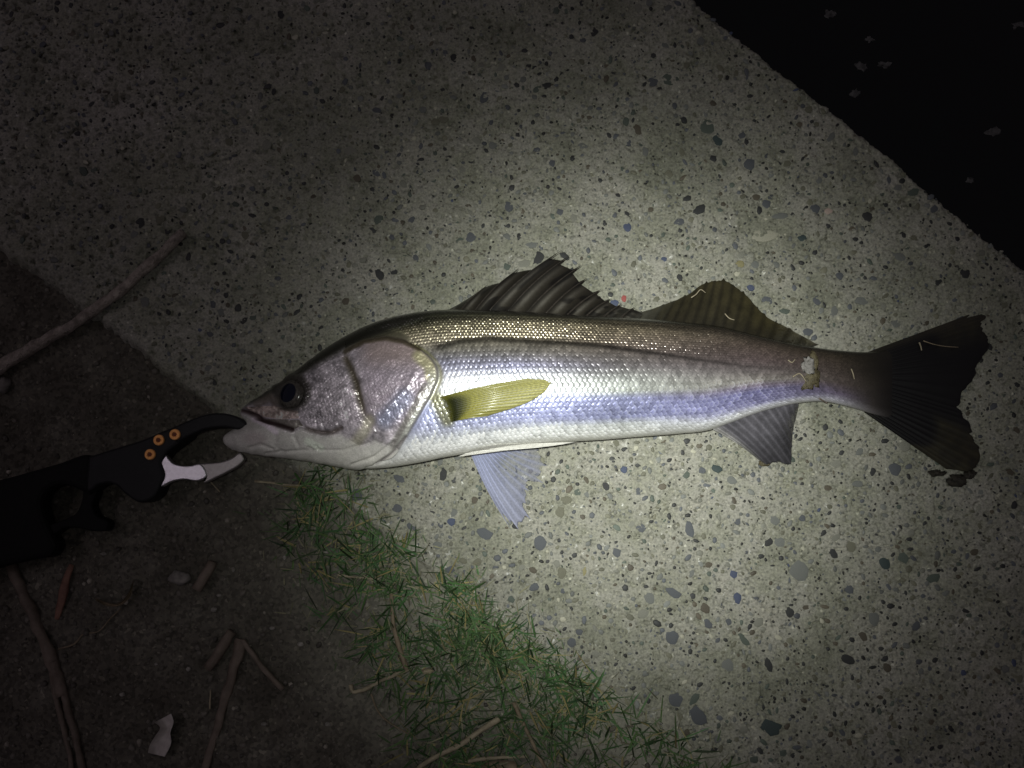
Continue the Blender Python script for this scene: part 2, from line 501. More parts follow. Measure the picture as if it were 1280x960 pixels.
WATER_Z = -0.42
wm, wn, wl, wb = mat('night_water')
wb.inputs['Base Color'].default_value = (0.002, 0.004, 0.004, 1); wb.inputs['Roughness'].default_value = 0.12
wt = N(wn, 'ShaderNodeTexNoise', Scale=9.0, Detail=3.0); wtc = N(wn, 'ShaderNodeTexCoord'); wl.new(wtc.outputs['Object'], wt.inputs['Vector'])
wbp = N(wn, 'ShaderNodeBump', Strength=0.25, Distance=0.02); wl.new(wt.outputs['Fac'], wbp.inputs['Height']); wl.new(wbp.outputs['Normal'], wb.inputs['Normal'])
aa = np.linspace(-60, 60, 60); bb = np.linspace(0.3, 90, 50)
A, B = np.meshgrid(aa, bb, indexing='ij'); x, y = xy(A, B)
obj('water', mesh('water', np.stack([x, y, np.full_like(x, WATER_Z)], -1).reshape(-1, 3), grid_faces(60, 50)), wm, kind='structure', label='black still water below the concrete edge')
# far ground so that nothing ends in the void
A, B = np.meshgrid(np.linspace(-60, 60, 30), np.linspace(-90, -8.5, 30), indexing='ij'); x, y = xy(A, B)
obj('ground', mesh('ground', np.stack([x, y, np.full_like(x, -0.02)], -1).reshape(-1, 3), grid_faces(30, 30)), M_SOIL, kind='structure')

# ------------------------------------------------------------------ aggregate pebbles set in the concrete
STONE_COL = {
    'slate': (76, 79, 83), 'grey': (100, 102, 98), 'green': (74, 82, 74), 'teal': (48, 60, 60), 'black': (42, 43, 43),
    'brown': (78, 72, 60), 'blue': (64, 72, 94), 'pale': (150, 148, 132), 'ochre': (128, 122, 88), 'red': (140, 70, 66), 'pink': (168, 150, 140),
    'olive': (98, 97, 82), 'mortar': (116, 116, 106)}
STONE_MAT = {}
for k, c in STONE_COL.items():
    c = lin(c)
    STONE_MAT[k] = noisy('pebble_' + k, tuple(c * 0.6), tuple(np.minimum(c * 1.35, .8)), 300, rough=0.62, bump=0.35, bscale=1600, spec=0.4)


def stone_shape(seed, n=9):
    """unit pebble: irregular rounded outline, low dome, skirt going into the mortar"""
    r = np.random.default_rng(seed)
    th = np.linspace(0, 2 * PI, n, endpoint=False) + r.uniform(-.16, .16, n)
    rad = 0.5 * (1 + r.uniform(-.22, .14, n))
    ring = np.c_[np.cos(th) * rad, np.sin(th) * rad]
    v = [np.c_[ring * 1.02, np.full(n, -1.6)], np.c_[ring, np.full(n, 0.0)], np.c_[ring * .80, np.full(n, .62) + r.uniform(-.1, .1, n)]]
    v.append(np.array([[r.uniform(-.06, .06), r.uniform(-.06, .06), 0.95]]))
    v = np.concatenate(v)
    f = []
    for i in range(n):
        j = (i + 1) % n
        f += [(i, j, n + j, n + i), (n + i, n + j, 2 * n + j, 2 * n + i), (2 * n + i, 2 * n + j, 3 * n)]
    return v, f


SHAPES = [stone_shape(100 + i, 9 + i % 3) for i in range(7)]
STONE_ME = {}


def stone_mesh(k, s):
    if (k, s) not in STONE_ME:
        me = mesh('pebble', SHAPES[s][0], SHAPES[s][1]); me.materials.append(STONE_MAT[k]); STONE_ME[(k, s)] = me
    return STONE_ME[(k, s)]


taken = []


def put_stone(px, py, w, h, ang, k, s, proud=0.0006):
    p = P(px, py)
    mm = 0.000684
    o = obj('pebble', stone_mesh(k, s), None, parent=slab)
    zz = float(slab_relief(p[0], p[1]))
    o.location = (p[0], p[1], max(zz, -0.0006) + 0.0001)
    o.rotation_euler = (0, 0, math.radians(ang)); o.scale = (w * mm, h * mm, proud)
    taken.append((px, py, max(w, h) / 2))


NOTABLE = [
    (780, 587, 9, 9, 0, 'blue'), (896, 586, 14, 10, -20, 'teal'), (797, 614, 14, 10, 10, 'slate'), (801, 661, 15, 12, 10, 'slate'),
    (862, 662, 12, 20, 10, 'slate'), (675, 678, 16, 19, 0, 'slate'), (771, 691, 12, 12, 0, 'slate'), (961, 678, 13, 8, 40, 'black'),
    (975, 678, 14, 13, 0, 'grey'), (922, 651, 14, 9, -30, 'slate'), (1000, 715, 24, 28, 20, 'grey'), (1042, 692, 10, 14, 30, 'black'),
    (1106, 704, 13, 16, 30, 'teal'), (917, 718, 11, 10, 0, 'blue'), (842, 741, 22, 10, -30, 'slate'), (812, 748, 12, 16, 30, 'grey'),
    (922, 748, 10, 13, 0, 'blue'), (882, 761, 11, 15, 30, 'brown'), (885, 780, 10, 13, 35, 'slate'), (987, 765, 11, 13, 0, 'black'),
    (1062, 737, 13, 13, 0, 'slate'), (715, 803, 12, 12, 0, 'slate'), (840, 797, 16, 18, 0, 'slate'), (910, 832, 15, 18, 30, 'grey'),
    (961, 832, 10, 20, 20, 'black'), (930, 800, 9, 18, 40, 'green'), (1060, 824, 19, 11, -20, 'black'), (964, 910, 30, 19, -10, 'teal'),
    (872, 895, 20, 25, 40, 'slate'), (845, 875, 18, 18, 0, 'slate'), (1119, 587, 16, 15, 0, 'slate'), (867, 875, 10, 20, -40, 'green'),
    (884, 159, 21, 19, 0, 'green'), (897, 173, 13, 19, 20, 'teal'), (892, 198, 11, 9, 0, 'black'), (937, 205, 15, 15, 0, 'slate'),
    (797, 162, 9, 17, 25, 'brown'), (806, 190, 11, 12, 0, 'grey'), (784, 284, 12, 16, 30, 'blue'), (925, 330, 13, 9, 0, 'ochre'),
    (939, 358, 11, 11, 20, 'blue'), (958, 255, 13, 12, 0, 'slate'), (1036, 264, 11, 9, -20, 'pink'), (1019, 261, 13, 13, 0, 'slate'),
    (1085, 271, 14, 12, 0, 'black'), (1003, 298, 12, 10, 0, 'teal'), (975, 270, 24, 8, 5, 'grey'), (955, 294, 36, 16, 5, 'pale'),
    (830, 324, 9, 7, 0, 'blue'), (780, 373, 7, 9, 0, 'red'), (768, 379, 11, 10, 0, 'blue'), (850, 347, 7, 9, 20, 'black'),
    (772, 245, 8, 8, 0, 'black'), (959, 375, 17, 10, -15, 'slate'), (1022, 375, 12, 13, 30, 'slate'), (1078, 376, 22, 11, 5, 'grey'),
    (981, 389, 15, 7, -10, 'green'), (1175, 354, 12, 11, 0, 'black'), (1207, 342, 12, 13, 0, 'black'), (499, 599, 16, 10, -25, 'slate'),
    (446, 619, 18, 15, 20, 'slate'), (496, 635, 14, 11, 0, 'slate'), (564, 652, 12, 11, 0, 'blue'), (606, 667, 22, 13, -25, 'slate'),
    (515, 659, 15, 9, -30, 'slate'), (547, 682, 12, 9, 0, 'grey'), (597, 703, 12, 10, 20, 'olive'), (562, 712, 14, 9, 10, 'slate'),
    (588, 296, 14, 14, 0, 'slate'), (663, 305, 22, 10, -10, 'grey'), (632, 333, 14, 9, -20, 'green'), (1142, 240, 16, 10, 20, 'green'),
    (1010, 415, 14, 9, 0, 'slate'), (1120, 405, 14, 12, 0, 'grey'), (838, 98, 26, 18, 10, 'green'), (568, 72, 12, 12, 0, 'black'),
    (700, 395 - 130, 10, 9, 0, 'slate'), (690, 204, 9, 9, 0, 'slate'), (724, 790, 9, 8, 0, 'slate'), (1050, 345, 10, 9, 0, 'slate'),
    (1075, 565, 12, 9, 40, 'grey'), (1072, 605, 16, 8, 0, 'grey'), (915, 600, 14, 10, -20, 'grey'), (858, 594, 12, 8, 60, 'green'),
    (700, 640, 12, 14, 0, 'olive'), (708, 625, 14, 10, 0, 'olive'), (735, 618, 9, 8, 30, 'grey'), (650, 630, 10, 10, 0, 'grey'),
    (1003, 648, 9, 8, 0, 'slate'), (1035, 610, 10, 8, 0, 'brown'), (730, 715, 8, 14, -30, 'ochre'),
]
for i, (px, py, w, h, ang, k) in enumerate(NOTABLE):
    put_stone(px, py, w, h, ang, k, i % 7)

KEYS = ['slate', 'grey', 'green', 'black', 'brown', 'olive', 'grey', 'slate', 'mortar', 'black', 'mortar', 'grey', 'mortar', 'olive']
GRID = {}


def free(px, py, r):
    gx, gy = int(px // 20), int(py // 20)
    for i in range(gx - 2, gx + 3):
        for j in range(gy - 2, gy + 3):
            for (x, y, q) in GRID.get((i, j), ()):
                if (x - px) ** 2 + (y - py) ** 2 < (r + q) ** 2 * 0.92:
                    return False
    return True


def mark(px, py, r):
    GRID.setdefault((int(px // 20), int(py // 20)), []).append((px, py, r))


for t in taken:
    mark(*t)


def on_slab(px, py, marg=0.012):
    p = P(px, py); a, b = ab(p[0], p[1])
    return marg * 2.2 < b < width(a) - marg


# the largest stones in view, one object each
cnt = len(NOTABLE)
tries = 0
while cnt < 300 and tries < 20000:
    tries += 1
    px, py = random.uniform(0, 1280), random.uniform(0, 960)
    if random.random() > (1.0 if 420 < px < 1150 else 0.45):
        continue
    d = random.choice([9, 9.5, 10, 10, 11, 12, 13, 15])
    if not on_slab(px, py) or not free(px, py, d / 2):
        continue
    put_stone(px, py, d * random.uniform(.95, 1.25), d * random.uniform(.65, .95), random.uniform(0, 180), random.choice(KEYS), random.randrange(7), random.uniform(.0003, .0008))
    mark(px, py, d / 2)
    cnt += 1

# the small ones: one mass
SV, SF, SC = [], [], []
nbase = 0
small_shapes = [stone_shape(300 + i, 6 + i % 2) for i in range(12)]
mm = 0.000684
made = 0; tries = 0
while made < 15000 and tries < 110000:
    tries += 1
    px, py = random.uniform(-130, 1410), random.uniform(-130, 1090)
    d = 2.4 + 7.0 * random.random() ** 2.0
    if not on_slab(px, py, 0.006) or not free(px, py, d / 2):
        continue
    mark(px, py, d / 2)
    p = P(px, py)
    v, f = small_shapes[random.randrange(12)]
    an = random.uniform(0, PI); c, s = math.cos(an), math.sin(an)
    w, h = d * random.uniform(.9, 1.35) * mm, d * random.uniform(.6, 1.0) * mm
    vx, vy = v[:, 0] * w, v[:, 1] * h
    zz = float(slab_relief(p[0], p[1]))
    V = np.c_[p[0] + vx * c - vy * s, p[1] + vx * s + vy * c, max(zz, -0.0008) + 0.0001 + v[:, 2] * random.uniform(.00015, .0005)]
    SV.append(V); SF += [tuple(i + nbase for i in q) for q in f]; nbase += len(v)
    col = lin(STONE_COL[random.choice(KEYS)]) * random.uniform(.75, 1.35)
    if d < 5.5 and random.random() < .16: col = lin((30, 30, 28))  # near-black grains paint in the shade of small pits
    if random.random() < .03: col = lin(STONE_COL['pale']) * 1.2
    if random.random() < .004: col = lin(STONE_COL['blue'])
    SC.append(np.tile(col, (len(v), 1)))
    made += 1
obj('fine_aggregate', mesh('fine_aggregate', np.concatenate(SV), SF, attrs={'Col': np.concatenate(SC)}), M_STONES, parent=slab, kind='stuff')

# ------------------------------------------------------------------ the fish
fish = empty('fish', 'silver sea bass with dark back lying on its side on pale concrete', 'fish')

DORS = spline([(300, 512), (312, 503), (325, 495), (340, 484), (360, 470), (385, 451), (410, 433), (437, 417), (465, 404), (500, 394), (540, 388), (580, 387),
               (620, 388), (680, 391), (740, 395), (800, 398), (850, 402), (900, 408), (950, 420), (1000, 431), (1050, 438), (1085, 440), (1115, 437)])
VENT = spline([(290, 562), (301, 565), (322, 569), (347, 572), (385, 577), (420, 583), (450, 586), (480, 585), (520, 579), (560, 571), (590, 566), (640, 558),
               (700, 553), (750, 550), (800, 546), (850, 542), (885, 538), (910, 530), (942, 518), (974, 509), (1005, 503), (1027, 502), (1055, 507), (1096, 519), (1115, 524)])
THK = spline([(290, .020), (320, .032), (360, .046), (420, .060), (480, .070), (560, .076), (640, .076), (720, .073), (800, .066), (880, .055), (950, .043), (1010, .033), (1060, .025), (1095, .017), (1115, .009)])
XH = 430.0
HEAD_N, BODY_N, TOP_N, BOT_N = 180, 700, 300, 44

th_top = np.linspace(0, PI, TOP_N); th_bot = np.linspace(PI, 2 * PI, BOT_N + 2)[1:-1]
th_all = np.r_[th_top, th_bot]
vv = (1 - np.cos(th_all)) / 2
sg = np.sin(th_all)
FRONT = spline([(0, 303, 510), (.14, 300.5, 516), (.26, 303, 522), (.36, 306, 527), (.46, 298, 533), (.58, 286, 540), (.70, 279.5, 546), (.84, 280, 554), (1.0, 290, 562)])

u = np.linspace(0, 1, HEAD_N) ** 1.15
U, V = np.meshgrid(u, vv, indexing='ij')
f0 = FRONT(V[0])                                    # (nv,2)
xd = 303 + (XH - 303) * u; cd = np.c_[xd, DORS(xd)]
xv = 290 + (XH - 290) * u; cv = np.c_[xv, VENT(xv)]
cb = np.c_[np.full(len(vv), XH), DORS(XH) + (VENT(XH) - DORS(XH)) * vv]
cd[0] = FRONT(np.array(0.0)); cv[0] = FRONT(np.array(1.0))
Uu = U[..., None]; Vv = V[..., None]
coons = (1 - Vv) * cd[:, None] + Vv * cv[:, None] + (1 - Uu) * f0[None] + Uu * cb[None] - (
    (1 - Uu) * (1 - Vv) * f0[0] + (1 - Uu) * Vv * f0[np.argmax(vv)] + Uu * (1 - Vv) * cb[0] + Uu * Vv * cb[np.argmax(vv)])
XA = coons[..., 0]; YA = coons[..., 1]
dfront = (XA - f0[None, :, 0])
fd = np.sqrt(np.clip(1 - (1 - np.clip(dfront / 55, 0, 1)) ** 2, 0, 1))
xs_h = np.broadcast_to((290 + (XH - 290) * u)[:, None], XA.shape)
TA = THK(xs_h)
ZCA = TA / 2
xb = np.linspace(XH, 1115, BODY_N + 1)[1:]
XB = np.broadcast_to(xb[:, None], (BODY_N, len(vv))); VB = np.broadcast_to(vv[None], XB.shape)
YB = DORS(xb)[:, None] + (VENT(xb) - DORS(xb))[:, None] * VB
TB = np.broadcast_to(THK(xb)[:, None], XB.shape)
X = np.concatenate([XA, XB]); Y = np.concatenate([YA, YB]); VVv = np.concatenate([V, VB])
T = np.concatenate([TA, TB]); FD = np.concatenate([fd, np.ones_like(XB)])
S = np.broadcast_to(sg[None], X.shape)
SS = np.sign(S) * np.abs(S) ** 0.80
Z0 = T / 2 + 0.0015
Z = np.where(S >= 0, Z0 + T / 2 * SS * FD, np.maximum(Z0 + T / 2 * SS * FD, 0.0012))
TOPM = (S >= 0)


def body_z(px, py):
    v = np.clip((py - DORS(px)) / (VENT(px) - DORS(px)), 0, 1)
    t = THK(px)
    s = np.sqrt(np.clip(1 - (1 - 2 * v) ** 2, 0, 1))
    return t / 2 + 0.0015 + t / 2 * s ** 0.80


# --- relief and colour, painted in the flat coordinates of the side view
OPER = [(452, 421), (480, 423), (500, 427), (525, 437), (540, 450), (547, 468), (540, 490), (528, 510), (516, 532), (503, 554), (488, 572), (455, 587)]
opx = spline([(0, 540), (420, 500), (427, 508), (437, 525), (452, 541), (468, 547), (490, 540), (510, 529), (532, 516), (554, 503), (574, 486), (590, 440), (700, 430)])
behind = X - opx(Y)                                    # >0 : body
d_op, f_op = pdist(X, Y, OPER)
H = np.zeros_like(X)                                   # relief in metres

# scales: rows of overlapping plates
px_grid = np.linspace(280, 1120, 900)
pitch = np.interp(px_grid, [280, 480, 700, 900, 1000, 1115], [5.0, 5.6, 6.8, 6.2, 5.2, 3.4])
s_cum = np.cumsum(np.r_[0, np.diff(px_grid) / pitch[:-1]])
TH = np.broadcast_to(th_all[None], X.shape) / PI


def lattice(pitch_k, rows, sa=None, rowmap=None):
    if sa is None:
        sa = np.interp(X, px_grid, s_cum) * pitch_k; rowmap = np.interp(TH, rows[0], rows[1])
    best = np.full(X.shape, 1e9); sh = np.zeros(X.shape); sid = np.zeros(X.shape); edge = np.zeros(X.shape); sdy = np.zeros(X.shape)
    bi = np.floor(rowmap).astype(int)
    for dj in (-1, 0, 1, 2):
        j = bi + dj
        off = 0.5 * (j & 1)
        k0 = np.floor(sa - off).astype(int)
        for dk in (-1, 0, 1):
            cx = k0 + dk + off + (_hash(k0 + dk, j, 5) - .5) * .14
            dx = sa - cx; dy = (rowmap - j) / 1.02
            d = np.hypot(dx * 0.93, dy)
            ok = (d < 1.0) & (cx < best)
            best = np.where(ok, cx, best)
            sh = np.where(ok, dx, sh); sdy = np.where(ok, dy, sdy); edge = np.where(ok, d, edge)
            sid = np.where(ok, _hash(k0 + dk, j, 77), sid)
    return sh, sdy, edge, sid


lat_y = np.interp(X, [430, 548, 575, 613, 680, 737, 793, 849, 930, 1040, 1115], [440, 434, 427, 424, 428, 431, 438, 446, 458, 470, 480])
backm = Y < lat_y                                       # finer scales above the lateral line
Lb = lattice(1.36, ([0, .15, .4, .7, 1.0, 2.0], [0, 9.5, 24, 40, 55, 100]))
Lf = lattice(0.98, ([0, .15, .4, .7, 1.0, 2.0], [0, 8.2, 18.2, 29, 40, 78]))
sh, sdy, edge, sid = [np.where(backm, p_, q_) for p_, q_ in zip(Lb, Lf)]
scale_mask = sm(2, 14, behind) * sm(1112, 1040, X) * np.where(TOPM, 1, 0) * sm(0.0, 0.05, VVv) * sm(1.0, 0.93, VVv)
scale_mask = scale_mask * sm(440, 480, X)
# crown scales reach forward over the nape
nape = sm(7, 16, DORS(np.clip(X, 300, 1115)) * 0 + (pdist(X, Y, [(395, 447), (437, 428), (470, 423), (500, 426)])[0])) * (Y < np.interp(X, [395, 437, 470, 500, 540], [447, 428, 423, 426, 440]))
scale_mask = np.maximum(scale_mask, np.where((X > 440) & TOPM, nape * sm(440, 480, X) * sm(0, .05, VVv), 0))
amp = np.interp(X, [430, 600, 900, 1050, 1115], [0.00042, 0.00060, 0.00052, 0.00032, 0.00014])
H += scale_mask * amp * (sh * 0.7 - 0.8 * sm(0.78, 1.0, edge) + (sid - .5) * 0.22 + np.where(backm, np.interp(VVv, [0, .04, .1, .2, .3], [3, 6.5, 5.2, 3.6, 3.0]) * np.interp(X, [430, 700, 900, 1000], [1, 1, .6, .3]), .42) * sm(0, 5, np.abs(Y - lat_y)) * (.08 - sdy ** 2))

# head relief
def groove(pts, wdt, depth):
    global H
    d, f = pdist(X, Y, pts)
    H -= depth * np.exp(-(d / wdt) ** 2) * np.where(TOPM, 1, 0) * sm(0, .08, f + .06) 
    return d, f


PRE = [(432, 448), (438, 460), (445, 478), (450, 500), (455, 518), (464, 528)]
d_pre, f_pre = groove(PRE, 4.6, 0.0026)
JAWLINE = [(303, 513), (315, 518), (330, 525), (347, 531), (364, 537)]
d_jaw, f_jaw = groove(JAWLINE, 2.6, 0.0035)
MAXL = [(376, 533), (388, 538), (402, 541), (414, 541), (426, 535)]
d_max, f_max = groove(MAXL, 2.8, 0.0024)
d_fold, _ = groove([(470, 580), (490, 566), (507, 546)], 2.2, 0.0016)
groove([(440, 580), (468, 570), (492, 552)], 2.0, 0.0012)
groove([(458, 584), (480, 577), (497, 562)], 1.8, 0.0012)
groove([(312, 560), (325, 556), (340, 562)], 2.4, 0.0014)
groove([(345, 545), (342, 556), (352, 566)], 3, 0.0008)
groove([(332, 567), (380, 563), (428, 563), (462, 553)], 2.2, 0.0010)
groove([(385, 559), (389, 561)], 1.8, .0012); groove([(395, 558), (397, 562)], 1.8, .0012)
groove([(372, 528), (366, 545), (372, 556)], 2.2, 0.0009)
LIPTOP = [(312, 510), (325, 508), (341, 507), (360, 512), (372, 513)]
groove(LIPTOP, 1.8, 0.0010)
# plates stand a little proud of what lies behind them
topl0 = np.interp(X, [395, 432, 455, 482, 505, 525, 545], [452, 436, 427, 423, 427, 437, 452])
H += np.where(TOPM, 0.0016 * sm(1.3, -1.6, behind) * sm(415, 470, X) * sm(-5, 2, Y - topl0), 0)
H -= np.where(TOPM, 0.0003 * np.exp(-((behind - 3) / 4) ** 2) * sm(445, 480, X) * sm(-2, 4, Y - topl0), 0)
eye_c = (361.5, 491.5)
d_eye = np.hypot(X - eye_c[0], (Y - eye_c[1]))
H -= np.where(TOPM, 0.004 * sm(20, 13, d_eye), 0)
H += np.where(TOPM, 0.0010 * np.exp(-((d_eye - 21.5) / 3) ** 2), 0)
bead, fbd = pdist(X, Y, [(473, 527), (492, 503), (510, 484), (520, 466)])
H += np.where(TOPM, 0.0008 * np.exp(-(bead / 3) ** 2) * (0.6 + .6 * vnoise(fbd * 40, fbd * 0, 3)), 0)
bead2, _ = pdist(X, Y, [(505, 540), (520, 512), (534, 484)])
H += np.where(TOPM, 0.0005 * np.exp(-(bead2 / 5) ** 2), 0)
headm = np.where(TOPM, sm(3, -2, behind) * sm(-4, 3, Y - topl0), 0.0)
wx = X + 5 * (fbm(X / 16, Y / 16, 64, 2) - .5); wy = Y + 6 * (fbm(X / 14, Y / 14, 65, 2) - .5)
Lh = lattice(1, None, (wx * .96 + wy * .28) / 4.3, (wy * .96 - wx * .28) / 3.7)
cheek = headm * sm(548, 525, Y) * sm(478, 440, X) * sm(372, 386, X)
H += cheek * 0.00042 * (Lh[0] * .8 - .9 * sm(.75, 1, Lh[2]) + .5 * (Lh[3] - .5) + .9 * (.1 - Lh[1] ** 2))
oper = headm * sm(455, 470, X) * sm(548, 530, Y)
H += oper * 0.00022 * (Lh[0] * .8 - .9 * sm(.75, 1, Lh[2]) + .5 * (Lh[3] - .5) + .6 * (.1 - Lh[1] ** 2))
H += headm * (fbm(X / 1.9, Y / 2.4, 61, 2) - .5) * 0.0004 * sm(560, 530, Y) * sm(480, 430, X)
H += headm * (fbm(X / 2.8, Y / 2.2, 62, 2) - .5) * 0.0004 * sm(575, 540, Y)
H += headm * (fbm(X / 9, Y / 9, 63, 2) - .5) * 0.0012

# colours
def table(rows):
    xs = [r[0] for r in rows]; out = np.zeros(X.shape + (3,))
    ev = []
    for r in rows:
        st = r[1]; ps = [s[0] for s in st]; cs = np.array([s[1] for s in st], float)
        ev.append(np.stack([np.interp(VVv, ps, cs[:, k]) for k in range(3)], -1))
    xi = np.clip(np.interp(X, xs, np.arange(len(xs))), 0, len(xs) - 1 - 1e-6)
    i0 = np.floor(xi).astype(int); t = (xi - i0)[..., None]
    for i in range(len(xs) - 1):
        m = (i0 == i)[..., None]
        out = np.where(m, ev[i] * (1 - t) + ev[i + 1] * t, out)
    return out


body_rows = [
    (520, [(0, (20, 21, 16)), (.06, (26, 27, 20)), (.11, (84, 81, 66)), (.2, (118, 113, 98)), (.27, (110, 107, 100)), (.36, (116, 116, 134)), (.46, (176, 178, 184)),
           (.58, (190, 192, 196)), (.66, (158, 163, 196)), (.76, (170, 173, 204)), (.86, (206, 208, 214)), (1, (216, 214, 206))]),
    (640, [(0, (20, 20, 16)), (.035, (30, 29, 22)), (.08, (98, 93, 78)), (.2, (112, 106, 92)), (.3, (106, 103, 100)), (.40, (112, 112, 134)), (.50, (172, 175, 178)),
           (.58, (186, 190, 192)), (.66, (146, 151, 192)), (.80, (158, 162, 200)), (.88, (208, 210, 212)), (1, (218, 217, 208))]),
    (780, [(0, (20, 19, 15)), (.04, (38, 35, 28)), (.10, (92, 85, 72)), (.25, (96, 88, 82)), (.40, (110, 106, 108)), (.50, (140, 142, 140)), (.61, (156, 160, 154)),
           (.67, (124, 127, 164)), (.82, (134, 137, 174)), (.88, (204, 207, 206)), (1, (220, 219, 210))]),
    (950, [(0, (22, 20, 16)), (.06, (42, 37, 32)), (.14, (70, 61, 56)), (.32, (82, 72, 72)), (.46, (104, 97, 97)), (.58, (126, 121, 116)), (.65, (112, 102, 120)), (.72, (104, 102, 142)),
           (.87, (122, 120, 158)), (.93, (182, 182, 190)), (1, (205, 204, 202))]),
    (1050, [(0, (20, 18, 14)), (.1, (44, 39, 32)), (.25, (62, 55, 49)), (.6, (74, 66, 64)), (.8, (88, 80, 96)), (.92, (142, 140, 150)), (1, (172, 171, 174))]),
    (1092, [(0, (28, 26, 20)), (.5, (46, 42, 37)), (.85, (54, 50, 48)), (1, (88, 84, 86))]),
    (1115, [(0, (24, 22, 18)), (.5, (26, 24, 21)), (.85, (26, 24, 22)), (1, (30, 28, 26))]),
]
C = table(body_rows)
met = np.interp(VVv, [0, .05, .12, .5, .84, .92, 1], [.05, .1, .5, .45, .32, .12, .05]) * np.interp(X, [420, 560, 900, 1050, 1110], [.7, 1, .8, .45, .2])
rgh = np.where(backm, .27, np.interp(VVv, [0, .3, .5, 1], [.3, .34, .39, .40]))
met = np.where(backm & (VVv > .05), np.maximum(met, .75 * np.interp(X, [430, 760, 880, 960], [1, 1, .5, .2]) * scale_mask), met)
# each scale its own tone, dark seam where it tucks under the next
tone = 1 + scale_mask * ((sid - .5) * .30 - np.where(backm, .55, .40) * sm(.05, -.7, sh) + .22 * sm(.2, .9, sh) - np.where(backm, .35 * sm(.45, .95, np.abs(sdy)), 0))
rimw = scale_mask * np.where(backm, 0, sm(.66, .86, edge) * sm(1.0, .93, edge) * sm(-.1, .5, sh) * (.3 + 1.0 * sid)) * sm(.48, .62, VVv) * sm(560, 640, X) * sm(1030, 960, X)
C *= np.clip(tone, .3, 1.6)[..., None]
C = C * (1 - .36 * rimw[..., None]) + .36 * rimw[..., None] * np.array((232, 236, 248))
C *= (1 + .35 * np.where(backm, scale_mask, 0) * np.interp(X, [430, 560, 780, 860], [1, 1, 1, 0]))[..., None]
# lateral line
d_lat, f_lat = pdist(X, Y, [(548, 434), (575, 427), (613, 424), (680, 428), (737, 431), (793, 438), (849, 446), (930, 458), (1040, 470)])
C *= (1 - np.where(TOPM, .5 * np.exp(-(d_lat / np.interp(X, [548, 850, 1040], [4.2, 2.6, 1.2])) ** 2) * sm(1040, 760, X), 0))[..., None]
tint = fbm(X / 60, Y / 14, 71, 3) - .5
C *= (1 + .22 * tint)[..., None]


def paint(mask, col, k=1.0):
    global C
    m = (np.clip(mask, 0, 1) * k)[..., None] * np.where(TOPM, 1, 0)[..., None]
    C = C * (1 - m) + np.array(col, float) * m


topl = np.interp(X, [300, 395, 432, 455, 482, 505, 525, 545], [300, 300, 436, 427, 423, 427, 437, 452])
hm = sm(3, -3, behind) * sm(-4, 3, Y - topl)
n1 = fbm(X / 3.2, Y / 3.2, 81, 3); n2 = fbm(X / 14, Y / 14, 83, 3)
paint(hm, (146, 139, 145))
C *= (1 - hm * (TOPM) * (.30 * (.5 - n1) * 2 + .34 * (.5 - n2) * 2))[..., None]
C *= (1 - cheek * (.30 * sm(.05, -.7, Lh[0]) - .25 * (Lh[3] - .5)))[..., None]
paint(hm * sm(430, 470, X) * sm(545, 520, Y), (122, 113, 122), .75)                  # gill plate
paint(hm * sm(440, 470, X) * sm(470, 440, Y), (128, 112, 104), .55)
paint(hm * sm(19, 2, pdist(X, Y, [(482, 524), (496, 510), (506, 498)])[0]), (98, 110, 140), .45)
paint(hm * sm(10, 3, pdist(X, Y, [(490, 560), (508, 535), (522, 510)])[0]), (150, 150, 146), .8)
paint(hm * sm(12, 3, pdist(X, Y, [(524, 446), (538, 458), (540, 472)])[0]), (134, 132, 96), .7)
paint(hm * sm(-13, -9, behind) * sm(455, 478, Y), (152, 152, 146), .75)
paint(hm * sm(5, 1.5, pdist(X, Y, [(531, 482), (519, 507), (505, 532), (490, 558)])[0]), (104, 100, 98), .8)
paint(hm * sm(12, 2, pdist(X, Y, [(430, 566), (446, 552), (458, 536), (462, 525)])[0]), (158, 155, 126), .5)   # yellowish cheek rim
jawm = sm(-5, 8, Y - np.interp(X, [270, 303, 330, 364, 376, 402, 426, 450, 470, 500], [505, 516, 527, 539, 534, 543, 541, 556, 548, 560]))
paint(hm * jawm * sm(505, 480, X), (162, 160, 155), .9)
paint(hm * sm(556, 578, Y) * sm(340, 380, X), (182, 180, 172), .6)
paint(hm * sm(13, 4, np.hypot((X - 318) / 1.8, Y - 548)), (142, 132, 132), .55)
paint(hm * sm(6, 1, pdist(X, Y, [(318, 524), (332, 530), (345, 540)])[0]), (196, 184, 196), .8)               # lip lining
paint(hm * sm(8, 2, pdist(X, Y, [(385, 552), (400, 560)])[0]), (196, 206, 190), .5)
# maxilla plate: warm silver
mxp = [(306, 509), (322, 508), (341, 507), (360, 511), (372, 514), (374, 523), (352, 524), (330, 521), (312, 514)]
mxm = inside(X, Y, mxp) * 1.0
paint(mxm, (176, 160, 154)); C *= (1 - mxm * .45 * (1 - 2 * n1) * TOPM)[..., None]
paint(inside(X, Y, [(327, 523), (374, 525), (378, 532), (366, 537), (347, 530)]) * 1.0, (104, 98, 94))
paint(np.exp(-(d_jaw / 2.6) ** 2), (34, 22, 20), .9)
paint(np.exp(-(d_max / 2.8) ** 2) * sm(0, .2, f_max), (74, 66, 62), .8)
paint(np.exp(-(d_pre / 4.4) ** 2) * sm(1, .6, f_pre), (64, 58, 46), .9)
paint(np.exp(-(d_fold / 2.0) ** 2), (96, 90, 92), .7)
